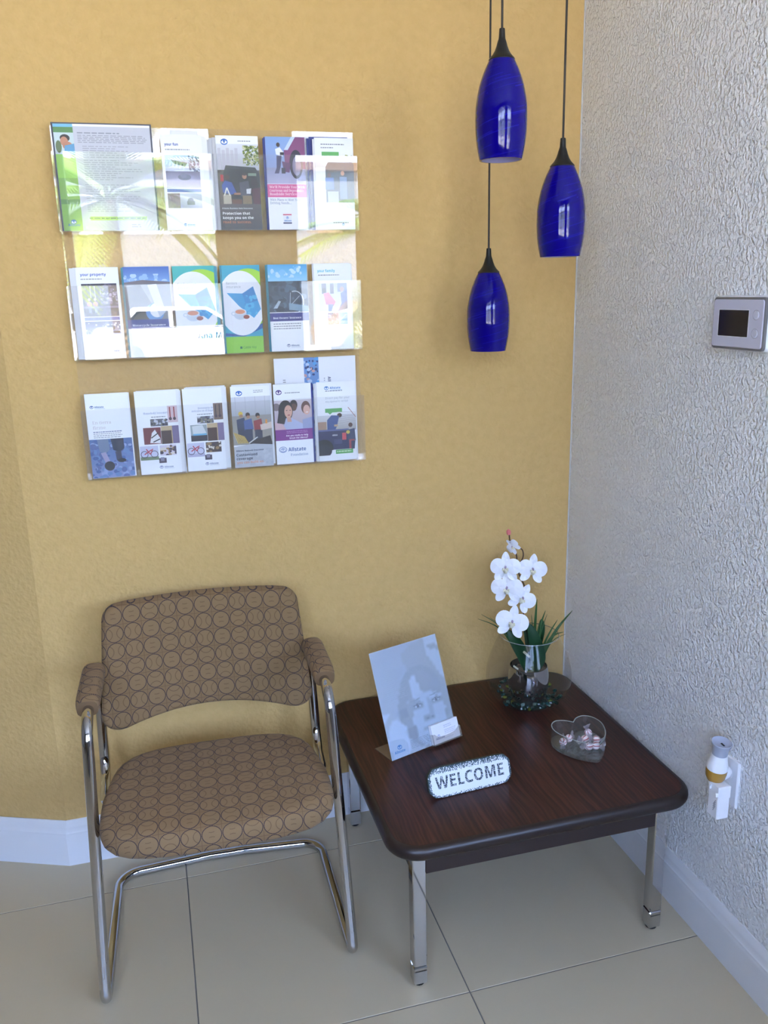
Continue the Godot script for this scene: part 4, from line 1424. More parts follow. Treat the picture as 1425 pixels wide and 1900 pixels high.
			a.ell(0.18, 0.815, 0.09, 0.066, rgb(236, 238, 243))
			a.mark(0.18, 0.82, 0.07, rgb(150, 166, 206), rgb(236, 238, 243))
			a.text("Allstate", 0.32, 0.84, 0.098, rgb(50, 84, 150), true, "Droid Sans", 0.0, 0.95)
			a.text("Foundation", 0.38, 0.90, 0.062, rgb(96, 120, 170), false, "Droid Serif", 0.0, 1.0)
		"truck":
			a.brand(0.20, 0.09, 0.055, rgb(50, 110, 184))
			a.greek(0.22, 0.11, 0.44, 1, 0.028, GREY, 0.0)
			a.text("Direct pay for your", 0.22, 0.215, 0.052, rgb(170, 174, 186), false, "Droid Sans", 0.0, 1.05)
			a.text("equipment rental", 0.22, 0.258, 0.052, rgb(170, 174, 186), false, "Droid Sans", 0.0, 1.05)
			a.rect(0.20, 0.335, 0.44, 0.05, rgb(92, 166, 92))
			a.poly([Vector2(0.26, 0.38), Vector2(0.4, 0.38), Vector2(0.32, 0.41)], rgb(92, 166, 92))
			a.grad(0, 0.42, 1, 0.20, rgb(206, 208, 216), rgb(170, 164, 160))
			for k2 in 6:
				a.stroke(Vector2(0.5, 0.38 + 0.03 * k2), Vector2(1, 0.40 + 0.02 * k2), 0.010, rgb(170, 164, 166))
			a.stroke(Vector2(0.8, 0.33), Vector2(1, 0.46), 0.014, rgb(150, 90, 80))
			a.rect(0, 0.50, 0.22, 0.16, rgb(160, 130, 112))
			a.ell(0.57, 0.425, 0.06, 0.06, rgb(70, 48, 38))
			a.poly([Vector2(0.24, 0.48), Vector2(0.36, 0.42), Vector2(0.56, 0.43), Vector2(0.5, 0.55), Vector2(0.42, 0.64), Vector2(0.24, 0.62)], rgb(60, 82, 138))
			a.rect(0.42, 0.54, 0.1, 0.025, rgb(190, 160, 130))
			a.rect(0, 0.60, 0.80, 0.26, rgb(42, 46, 88))
			a.rect(0.0, 0.60, 0.80, 0.02, rgb(90, 98, 150))
			a.text("4004", 0.36, 0.685, 0.045, rgb(230, 230, 240), true)
			a.rect(0.40, 0.73, 0.22, 0.06, rgb(62, 68, 112))
			a.ell(0.14, 0.84, 0.24, 0.25, rgb(24, 24, 34))
			a.ell(0.12, 0.87, 0.16, 0.16, rgb(64, 64, 76))
			a.ell(0.10, 0.87, 0.09, 0.09, rgb(176, 178, 190))
			a.rect(0.62, 0.65, 0.11, 0.09, rgb(196, 72, 82))
			a.ell(0.85, 0.555, 0.055, 0.06, rgb(84, 54, 44))
			a.poly([Vector2(0.74, 0.62), Vector2(0.96, 0.60), Vector2(0.98, 0.76), Vector2(0.76, 0.74)], rgb(58, 66, 98))
			a.ell(0.78, 0.645, 0.05, 0.05, rgb(196, 172, 62))
			a.rect(0.80, 0.74, 0.15, 0.12, rgb(150, 60, 70))
			a.poly([Vector2(0.86, 0.76), Vector2(0.97, 0.76), Vector2(0.93, 0.92), Vector2(0.86, 0.9)], rgb(54, 58, 84))
			a.rect(0, 0.865, 1, 0.14, rgb(236, 238, 243))
			a.ell(0.14, 0.87, 0.20, 0.18, rgb(40, 40, 50))
			a.rect(0, 0.93, 1, 0.08, rgb(236, 238, 243))
			a.rect(0.44, 0.865, 0.46, 0.052, rgb(92, 166, 92))
			a.greek(0.47, 0.88, 0.38, 1, 0.05, rgb(190, 220, 180), 0.0)
		"wide":
			a = Art.new(420, 520, rgb(230, 231, 238), 3)
			a.rect(0.36, 0, 0.18, 1, rgb(104, 140, 196))
			a.speckle(0.36, 0, 0.18, 1, [rgb(50, 70, 120), rgb(170, 190, 220), rgb(80, 150, 210), rgb(190, 150, 150), rgb(40, 48, 84)], 150, 0.01, 0.025)
			a.text("Allstate", 0.65, 0.19, 0.034, rgb(60, 70, 110), true, "Droid Sans", PI / 2)
			a.greek(0.10, 0.20, 0.05, 3, 0.02, GREY, 0.4)
			a.greek(0.60, 0.20, 0.012, 9, 0.02, GREY, 0.0)
	return a.done()

func leaflet_mesh(w: float, h: float, th: float, front: Material, back: Material) -> ArrayMesh:   # origin at the lower left front corner
	var b := 0.0012   # slight bow of the fold
	var f := Geo.new()
	var r := Geo.new()
	var n := 6
	for i in n:
		var u0 := float(i) / n
		var u1 := float(i + 1) / n
		var z0 := b * sin(PI * u0)
		var z1 := b * sin(PI * u1)
		f.quad(Vector3(u0 * w, 0, z0), Vector3(u1 * w, 0, z1), Vector3(u1 * w, h, z1), Vector3(u0 * w, h, z0), Vector2(u0, 1), Vector2(u1, 1), Vector2(u1, 0), Vector2(u0, 0))
		r.quad(Vector3(u1 * w, 0, z1 - th), Vector3(u0 * w, 0, z0 - th), Vector3(u0 * w, h, z0 - th), Vector3(u1 * w, h, z1 - th))
		r.quad(Vector3(u0 * w, h, z0), Vector3(u1 * w, h, z1), Vector3(u1 * w, h, z1 - th), Vector3(u0 * w, h, z0 - th))
		r.quad(Vector3(u0 * w, 0, z0 - th), Vector3(u1 * w, 0, z1 - th), Vector3(u1 * w, 0, z1), Vector3(u0 * w, 0, z0))
	r.quad(Vector3(0, 0, -th), Vector3(0, 0, 0), Vector3(0, h, 0), Vector3(0, h, -th))
	r.quad(Vector3(w, 0, 0), Vector3(w, 0, -th), Vector3(w, h, -th), Vector3(w, h, 0))
	return mesh_of([f, front, r, back], 30.0)

func build_rack() -> void:
	var x0 := -1.366
	var x1 := -0.644
	var shelf := [1.709, 1.410, 1.113]
	var t := thing("brochure_rack", "clear acrylic wall rack with three tiers of brochure pockets on the yellow wall", "brochure rack", Vector3((x0 + x1) / 2, shelf[2], 0))
	var o := -t.position
	var ap := func(called: String, c: Vector3, s: Vector3, ch := 0.0005) -> void:
		var g := Geo.new()
		g.box(c + o, s, ch)
		put(called, [g, M.acrylic], t, 20.0)
	ap.call("back_panel", Vector3((x0 + x1) / 2, (1.113 + 1.948) / 2, 0.008), Vector3(x1 - x0, 1.948 - 1.113, 0.004))
	for k in 3:
		var y: float = shelf[k]
		var step: float = 0.0
		ap.call("pocket_front", Vector3((x0 + x1) / 2, y + 0.0895, 0.0505), Vector3(x1 - x0, 0.176, 0.003))
		ap.call("ledge", Vector3((x0 + x1) / 2, y + 0.0015, 0.0295), Vector3(x1 - x0, 0.003, 0.039))
		var cuts: Array = [[-1.0, -0.882, -0.763, -1.1225], [-1.2375, -1.119, -1.0, -0.882, -0.763], [-1.2435, -1.124, -1.004, -0.8915]][k]
		cuts = cuts + [x0 + 0.0015, x1 - 0.0015]
		for c in cuts:
			ap.call("divider", Vector3(c, y + 0.0895, 0.0295), Vector3(0.003, 0.172, 0.037))
	var sg := Geo.new()
	sg.lathe([Vector2(0, 0.0), Vector2(0.004, 0.0), Vector2(0.004, 0.0065), Vector2(0, 0.0065)], 10)
	var screw := mesh_of([sg, M.chrome])
	for x in [x0 + 0.05, x1 - 0.05]:
		for y in [1.93, 1.13]:
			place("wall_screw", screw, t, Transform3D(Basis(Vector3(1, 0, 0), PI / 2), Vector3(x, y, 0.0) + o))
	# [left x, width, row, picture, name of a front leaflet, label, leaflets behind: (dx, dy), label of those]
	var white: StandardMaterial3D = M.paper
	var blue := mat("blue_paper", rgb(38, 50, 130), 0.45)
	var teal := mat("teal_edge_paper", rgb(60, 140, 160), 0.45)
	var grey := mat("grey_paper", rgb(190, 191, 198), 0.5)
	var L := [
		[-1.1200, 0.0955, 0, "boatday", "white brochure about having fun with a blue bar, beside the large form", [[0.006, -0.002], [0.011, -0.003], [0.014, -0.006]], white, "white brochure fanned behind the one about having fun", "fun brochure"],
		[-0.9915, 0.1015, 0, "van", "brochure with people unloading an open van, dark lower half, in the upper tier", [[-0.008, -0.004], [-0.015, -0.005], [-0.020, -0.008]], grey, "pale brochure fanned left of the open van brochure", "van brochure"],
		[-0.8725, 0.0975, 0, "roadside", "brochure with a man beside a maroon car and a pink band", [[-0.003, -0.001], [-0.005, -0.003]], blue, "blue brochure sliver just left of the maroon car brochure", "maroon car brochure"],
		[-0.7510, 0.0985, 0, "cart", "pale brochure with a green tag at the far right of the upper tier", [[-0.004, -0.003]], white, "white brochure right behind the green-tagged one in the upper tier", "green-tagged brochure"],
		[-1.3420, 0.0975, 1, "house_photo", "brochure on property with a dark garden photo, far left of the middle tier", [[-0.006, 0.0], [-0.011, -0.001], [-0.015, -0.001]], white, "white brochure fanned left of the property brochure", "property brochure"],
		[-1.2335, 0.1080, 1, "motorcycle", "motorcycle brochure with blue sky and a navy band, in the middle tier", [[-0.003, -0.001], [-0.005, -0.002]], teal, "brochure sliver just left of the motorcycle brochure", "motorcycle brochure"],
		[-1.1180, 0.1010, 1, "renters", "teal and lime green brochure beside the motorcycle one in the middle tier", [[0.005, -0.001], [0.008, -0.002]], teal, "teal brochure sliver right of the teal and lime brochure", "teal brochure"],
		[-0.9985, 0.0945, 1, "condo", "blue and lime green brochure with a coffee cup and cushion, right of the teal one", [[-0.004, 0.0]], teal, "brochure sliver just left of the coffee cup brochure", "coffee cup brochure"],
		[-0.8840, 0.1005, 1, "boat", "boat brochure with a ship's wheel and a navy band, in the middle tier", [[-0.003, 0.0], [-0.005, -0.001]], teal, "brochure sliver just left of the boat brochure", "boat brochure"],
		[-0.7665, 0.0980, 1, "family", "brochure on family with a pink-jacketed figure, far right of the middle tier", [[-0.003, 0.001], [0.004, -0.001]], white, "white brochure sliver beside the family brochure", "family brochure"],
		[-1.3540, 0.1030, 2, "tierra", "brochure with feet walking in blue water, far left of the lowest tier", [[0.003, -0.001]], white, "brochure sliver right of the feet in water brochure", "feet brochure"],
		[-1.2360, 0.1020, 2, "household", "English home inventory brochure with a collage and a red bicycle, in the lowest tier", [[0.005, 0.001], [0.009, 0.0], [0.012, -0.003]], white, "brochure fanned right of the English home inventory brochure", "English inventory brochure"],
		[-1.1185, 0.0985, 2, "inventario", "Spanish home inventory brochure with a collage of books and bicycle, in the lowest tier", [[0.006, 0.003], [0.010, 0.004], [0.013, 0.0]], white, "brochure fanned right of the Spanish home inventory brochure", "Spanish inventory brochure"],
		[-0.9975, 0.1020, 2, "workers", "brochure with three workers in front of a grey wall, in the lowest tier", [[0.004, 0.004], [0.006, 0.003]], white, "white brochure peeping above the three workers brochure", "workers brochure"],
		[-0.8870, 0.1000, 2, "women", "brochure with smiling women and a purple band, in the lowest tier", [[0.004, -0.001], [0.006, -0.003]], blue, "blue brochure sliver below and right of the smiling women brochure", "women brochure"],
		[-0.7720, 0.1045, 2, "truck", "brochure with a navy truck and green tags, far right of the lowest tier", [[-0.004, -0.003], [-0.007, -0.004]], white, "white brochure sliver just left of the navy truck brochure", "truck brochure"],
	]
	var th := 0.0022
	for e in L:
		var y: float = shelf[e[2]] + 0.0036
		var z := 0.0445
		var h := 0.2155 if e[2] < 2 else 0.2125
		var front := place("brochure", leaflet_mesh(e[1], h, th, paper("printed_leaflet", leaf_art(e[3])), e[6] if e[3] != "van" else white), self, Transform3D(Basis(), Vector3(e[0], y, z)))
		tag(front, e[4], "brochure")
		var back := leaflet_mesh(e[1], h, th, e[6], e[6])
		for i in e[5].size():
			var d: Array = e[5][i]
			var dy: float = maxf(d[1], 0.0)
			var q := place("brochure", back if d[1] >= 0 else leaflet_mesh(e[1], h + d[1], th, e[6], e[6]), self, Transform3D(Basis(), Vector3(e[0] + d[0], y + dy, z - (i + 1) * (th + 0.0014))))
			tag(q, e[7] + ([""] if e[5].size() == 1 else ([", nearer one", ", farther one"] if e[5].size() == 2 else [", nearest one", ", middle one", ", farthest one"]))[i], "brochure", "spare leaflets behind the " + e[8] if e[5].size() > 1 else "")
	# blue leaflets and a white sheet behind the right half of the upper tier
	for q in [[-0.7610, 0.0985, 0.2200, 0.0285, blue, "dark blue brochure standing taller behind the green-tagged one in the upper tier"], [-0.7665, 0.0985, 0.2165, 0.0245, blue, "dark blue brochure rearmost behind the green-tagged one, its left edge showing"], [-0.8000, 0.1150, 0.2215, 0.0165, white, "white sheet peeping above the maroon car brochure in the upper tier"], [-1.0950, 0.0650, 0.2290, 0.0180, white, "white slip peeping above the brochure about having fun in the upper tier"]]:
		tag(place("brochure", leaflet_mesh(q[1], q[2], th, q[4], q[4]), self, Transform3D(Basis(), Vector3(q[0], shelf[0] + 0.0036, q[3]))), q[5], "brochure")
	# the large form in its dark folder
	var fold := Geo.new()
	fold.box(Vector3(0.1115, 0.119, -0.003), Vector3(0.223, 0.238, 0.004), 0.0008)
	var fd := put("paper_folder", [fold, mat("dark_grey_folder", rgb(84, 84, 96), 0.5)])
	fd.position = Vector3(-1.3610, shelf[0] + 0.0036, 0.0345)
	tag(fd, "dark grey folder framing the large green-edged form in the upper left pocket", "folder")
	tag(place("form_sheet", leaflet_mesh(0.2145, 0.2335, 0.0015, paper("printed_form", leaf_art("form")), white), self, Transform3D(Basis(), Vector3(-1.3565, shelf[0] + 0.0038, 0.0400))), "large form with a green left strip and rows of small print in upper left pocket", "form")
	for i in 4:
		tag(place("form_sheet", leaflet_mesh(0.2140, 0.225, 0.0016, white, white), self, Transform3D(Basis(), Vector3(-1.3595 + 0.0008 * (i % 3), shelf[0] + 0.0036, 0.0275 - 0.0042 * i))), "plain form sheet stacked behind the large green-edged form, " + ["nearest to it", "second behind it", "third behind it", "nearest the wall"][i], "form", "spare forms behind the large form")
	tag(place("brochure", leaflet_mesh(0.2190, 0.2770, th, paper("printed_wide_leaflet", leaf_art("wide")), white), self, Transform3D(Basis(), Vector3(-0.8785, shelf[2] + 0.0036, 0.0255))), "wide white leaflet with a blue photo strip behind the women and truck brochures", "brochure")

# ---------------------------------------------------------------- leaning display stand on the table
func build_sign_stand() -> void:
	var W := 0.2176
	var H := 0.2828
	var yaw := deg_to_rad(19.16)
	var lean := Basis(Vector3(1, 0, 0), -deg_to_rad(19.85))
	var t := thing("sign_holder", "clear acrylic slanted sign holder with a card pocket, standing on the dark table", "sign holder", Vector3(-0.6814, 0.3855, 0.3847))
	t.rotation.y = yaw
	var tilt := Transform3D(lean, Vector3(0, 0.002, 0))
	for q in [["front_panel", 0.0014, 0.0016], ["back_panel", -0.0026, 0.0022]]:
		var g := Geo.new()
		g.xf = tilt
		g.box(Vector3(W / 2, H / 2, q[1]), Vector3(W, H, q[2]), 0.0004)
		put(q[0], [g, M.acrylic], t, 20.0)
	var fg := Geo.new()
	fg.box(Vector3(W / 2, 0.0012, -0.041), Vector3(W, 0.0022, 0.078), 0.0004)
	var amber := pane("acrylic_foot", rgb(150, 122, 96), 0.5)
	put("foot", [fg, amber], t, 20.0)
	# card pocket at the lower right
	var px0 := 0.127
	var pw := 0.0935
	var pg := Geo.new()
	pg.xf = tilt
	var o := PackedVector2Array([Vector2(px0, 0.0)])
	o.append(Vector2(px0 + pw, 0.0))
	o.append(Vector2(px0 + pw, 0.030))
	for k in 9:
		var a := k / 8.0
		o.append(Vector2(px0 + pw - 0.006 - (pw - 0.012) * a, 0.030 - 0.012 * pow(sin(PI * a), 0.35)))
	o.append(Vector2(px0, 0.030))
	pg.prism(o, [Vector2(0, 0.0150), Vector2(0, 0.0170)])
	pg.box(Vector3(px0 + pw / 2, 0.001, 0.0088), Vector3(pw, 0.002, 0.0125))
	pg.box(Vector3(px0 + 0.001, 0.016, 0.0088), Vector3(0.002, 0.028, 0.0125))
	pg.box(Vector3(px0 + pw - 0.001, 0.016, 0.0088), Vector3(0.002, 0.028, 0.0125))
	put("card_pocket", [pg, pane("pocket_acrylic", rgb(190, 180, 165), 0.16)], t, 20.0)
	# the sheet in it: a pale grey portrait print
	var a := Art.new(420, 545, rgb(165, 176, 191), 12)
	a.grad(0, 0, 1, 1, rgb(161, 174, 192), rgb(167, 182, 199))
	a.poly([Vector2(0.42, 0.10), Vector2(0.62, 0.02), Vector2(1, 0), Vector2(1, 0.6), Vector2(0.8, 0.5), Vector2(0.5, 0.3)], rgb(156, 167, 180))
	a.poly([Vector2(0.80, 0), Vector2(1, 0), Vector2(1, 0.42), Vector2(0.93, 0.38), Vector2(0.88, 0.27), Vector2(0.80, 0.15)], rgb(174, 189, 206))
	a.poly([Vector2(0.78, 0.06), Vector2(1, 0.10), Vector2(1, 0.15), Vector2(0.86, 0.12)], rgb(150, 161, 176))
	a.ell(0.60, 0.62, 0.36, 0.50, rgb(148, 160, 174))
	a.ell(0.64, 0.66, 0.28, 0.44, rgb(172, 190, 210))
	a.poly([Vector2(0.36, 0.62), Vector2(0.44, 0.34), Vector2(0.52, 0.30), Vector2(0.50, 0.50), Vector2(0.42, 0.70)], rgb(152, 164, 178))
	a.poly([Vector2(0.50, 0.30), Vector2(0.70, 0.30), Vector2(1, 0.50), Vector2(1, 0.60), Vector2(0.78, 0.52), Vector2(0.62, 0.48)], rgb(150, 162, 177))
	a.poly([Vector2(0.46, 0.36), Vector2(0.54, 0.30), Vector2(0.62, 0.48), Vector2(0.48, 0.54)], rgb(178, 195, 214))
	a.poly([Vector2(0.90, 0.52), Vector2(1, 0.48), Vector2(1, 1), Vector2(0.80, 1), Vector2(0.93, 0.82)], rgb(154, 167, 182))
	a.ell(0.16, 0.86, 0.15, 0.26, rgb(180, 197, 218))
	a.rect(0.02, 0.86, 0.26, 0.14, rgb(180, 197, 218))
	a.poly([Vector2(0.0, 0.58), Vector2(0.12, 0.57), Vector2(0.05, 0.64), Vector2(0, 0.68)], rgb(180, 197, 218))
	a.poly([Vector2(0.28, 0.70), Vector2(0.40, 0.66), Vector2(0.44, 0.90), Vector2(0.34, 0.93)], rgb(150, 162, 177))
	a.ell(0.51, 0.60, 0.10, 0.05, rgb(148, 161, 178))
	a.ell(0.81, 0.60, 0.09, 0.045, rgb(148, 161, 178))
	a.ell(0.655, 0.735, 0.09, 0.04, rgb(148, 162, 179))
	a.ell(0.64, 0.835, 0.12, 0.025, rgb(154, 167, 184))
	a.poly([Vector2(0.67, 0.56), Vector2(0.73, 0.58), Vector2(0.74, 0.73), Vector2(0.68, 0.73)], rgb(157, 172, 191))
	a.blur(28)
	for q in [[0.515, 0.604], [0.80, 0.602]]:
		a.ell(q[0], q[1], 0.062, 0.026, rgb(141, 155, 172))
		a.ell(q[0], q[1], 0.045, 0.018, rgb(174, 189, 206))
		a.ell(q[0], q[1], 0.020, 0.020, rgb(101, 114, 131))
		a.stroke(Vector2(q[0] - 0.065, q[1] - 0.008), Vector2(q[0], q[1] - 0.020), 0.012, rgb(110, 124, 141))
		a.stroke(Vector2(q[0], q[1] - 0.020), Vector2(q[0] + 0.065, q[1] - 0.006), 0.012, rgb(110, 124, 141))
		a.stroke(Vector2(q[0] - 0.08, q[1] - 0.055), Vector2(q[0] + 0.06, q[1] - 0.066), 0.014, rgb(142, 156, 172))
	a.ell(0.625, 0.742, 0.018, 0.012, rgb(125, 140, 157))
	a.ell(0.70, 0.742, 0.018, 0.012, rgb(125, 140, 157))
	a.blur(10)
	a.greek(0.08, 0.20, 0.34, 16, 0.018, rgb(158, 171, 187), 0.35)
	a.greek(0.30, 0.885, 0.42, 6, 0.014, rgb(134, 150, 172), 0.15)
	a.mark(0.14, 0.905, 0.032, rgb(62, 124, 190), rgb(186, 205, 228))
	a.text("Allstate", 0.055, 0.955, 0.030, rgb(62, 124, 190), true)
	var sheet := put("portrait_sheet", [], self)
	sheet.mesh = leaflet_mesh(W - 0.0016, H - 0.002, 0.0006, paper("portrait_print", a.done(), 0.3), M.paper)
	sheet.transform = t.transform * tilt * Transform3D(Basis(), Vector3(0.0008, 0.001, -0.0008))
	tag(sheet, "pale grey sheet printed with a faint close-up face, inside the clear sign holder", "poster")
	# business cards
	var b := Art.new(270, 156, rgb(232, 234, 244), 6)
	b.mark(0.22, 0.62, 0.05, rgb(170, 180, 214), rgb(232, 234, 244))
	b.text("Allstate", 0.10, 0.80, 0.062, rgb(60, 76, 140), true)
	b.greek(0.45, 0.18, 0.30, 2, 0.09, rgb(186, 190, 214), 0.1)
	b.greek(0.45, 0.42, 0.46, 3, 0.085, rgb(186, 190, 214), 0.2)
	b.greek(0.40, 0.82, 0.36, 1, 0.07, rgb(186, 190, 214), 0.0)
	var cm := leaflet_mesh(0.0889, 0.0508, 0.0012, paper("printed_card", b.done()), M.paper)
	for k in 4:
		var c := place("business_card", cm, self, t.transform * tilt * Transform3D(Basis(), Vector3(px0 + 0.0022 - 0.0004 * k, 0.0025, 0.0122 - k * 0.0027)))
		tag(c, ["white business card with a small logo, frontmost in the sign holder's pocket", "second white business card from the front in the sign holder's pocket", "third white business card from the front in the sign holder's pocket", "rearmost white business card in the sign holder's pocket"][k], "business card", "business cards in the acrylic pocket")

# ---------------------------------------------------------------- welcome plaque
func build_welcome() -> void:
	var W := 0.2196
	var H := 0.0725
	var a := Art.new(600, 198, rgb(226, 231, 240), 31)
	var ink := [rgb(24, 50, 58), rgb(36, 66, 72), rgb(18, 38, 48), rgb(58, 84, 92)]
	a.text("WELCOME", 0.085, 0.70, 0.130, rgb(30, 46, 60), true, "Droid Sans", 0.0, 0.94)
	for k in 1000:   # sponged, broken strokes
		var x := a.rng.randf_range(0.07, 0.93)
		var y := a.rng.randf_range(0.26, 0.72)
		var d := Vector2(0.010, 0.026) if a.rng.randf() < 0.7 else Vector2(0.008, -0.024)
		a.stroke(Vector2(x, y), Vector2(x, y) + d * a.rng.randf_range(0.5, 1.2), 0.0032, rgb(226, 231, 240))
	for k in 2600:
		var side: int = [0, 0, 0, 1, 2, 3][a.rng.randi() % 6]
		var u := a.rng.randf()
		var dep := pow(a.rng.randf(), 2.2)
		var p := Vector2(u, dep * 0.19 - 0.01)
		if side == 1: p = Vector2(u, 1.0 - dep * 0.10)
		if side == 2: p = Vector2(dep * 0.035, u)
		if side == 3: p = Vector2(1.0 - dep * 0.025, u)
		a.stroke(p, p + Vector2(a.rng.randf_range(-0.006, 0.006), a.rng.randf_range(0.015, 0.05)), 0.0052, ink[a.rng.randi() % 4])
	for c in [[0, 0], [1, 0], [0, 1], [1, 1]]:
		for k in 160:
			var f := a.rng.randf()
			var dep := pow(a.rng.randf(), 2.0) * 0.03
			var p := Vector2(absf(c[0] - f * 0.075), absf(c[1] - (1.0 - f) * 0.24))
			p += Vector2(1 if c[0] == 0 else -1, 3 if c[1] == 0 else -3) * dep * 0.7
			a.stroke(p, p + Vector2(0.004, a.rng.randf_range(0.01, 0.03)), 0.0034, ink[a.rng.randi() % 4])
	var face := paper("painted_welcome_face", a.done(), 0.5)
	var wood := mat("green_stained_wood_edge", rgb(54, 58, 50), 0.7)
	var t := thing("welcome_sign", "small white wooden plaque reading WELCOME with a sponged dark green border", "sign", Vector3(-0.6428, 0.3855, 0.5761))
	t.rotation.y = deg_to_rad(4.33)
	var o := PackedVector2Array()
	var c := 0.017
	for q in [[Vector2(c, 0), Vector2(W - c, 0)], [Vector2(W - c, 0), Vector2(W, c)], [Vector2(W, c), Vector2(W, H - c)], [Vector2(W, H - c), Vector2(W - c, H)], [Vector2(W - c, H), Vector2(c, H)], [Vector2(c, H), Vector2(0, H - c)], [Vector2(0, H - c), Vector2(0, c)], [Vector2(0, c), Vector2(c, 0)]]:
		o.append(q[0].lerp(q[1], 0.12)); o.append(q[0].lerp(q[1], 0.88))
	var tilt := Transform3D(Basis(Vector3(1, 0, 0), -deg_to_rad(19.4)), Vector3(0, 0.0005, 0))
	var f := Geo.new()
	f.xf = tilt
	f.prism(o, [Vector2(0.0008, 0.0), Vector2(0.0012, 0.0004)], false, true, Rect2(0, 0, W, H))
	var bd := Geo.new()
	bd.xf = tilt
	bd.prism(o, [Vector2(0.001, -0.012), Vector2(0, -0.011), Vector2(0, -0.0008), Vector2(0.0008, 0.0)], true, false)
	put("plaque", [bd, wood, f, face], t, 30.0)
	var pg := Geo.new()
	pg.box(Vector3(W / 2, 0.0012, -0.030), Vector3(0.05, 0.0024, 0.036), 0.0005)
	put("back_prop", [pg, wood], t)

# ---------------------------------------------------------------- glass bowl with an artificial orchid
func blob(rng: RandomNumberGenerator, s: Vector3) -> Geo:   # faceted pebble
	var g := Geo.new()
	var top := []
	var n := 6
	for ring in 2:
		var l := []
		for k in n:
			var a := TAU * (k + 0.5 * ring) / n
			var r := rng.randf_range(0.75, 1.05)
			l.append(Vector3(cos(a) * r * s.x, (0.45 if ring == 1 else -0.4) * s.y, sin(a) * r * s.z))
		top.append(l)
	var hi := Vector3(0, s.y * 0.9, 0)
	var lo := Vector3(0, -s.y * 0.8, 0)
	for k in n:
		var j := (k + 1) % n
		g.tri(top[0][k], top[1][k], top[0][j])
		g.tri(top[0][j], top[1][k], top[1][j])
		g.tri(hi, top[1][j], top[1][k])
		g.tri(lo, top[0][k], top[0][j])
	return g

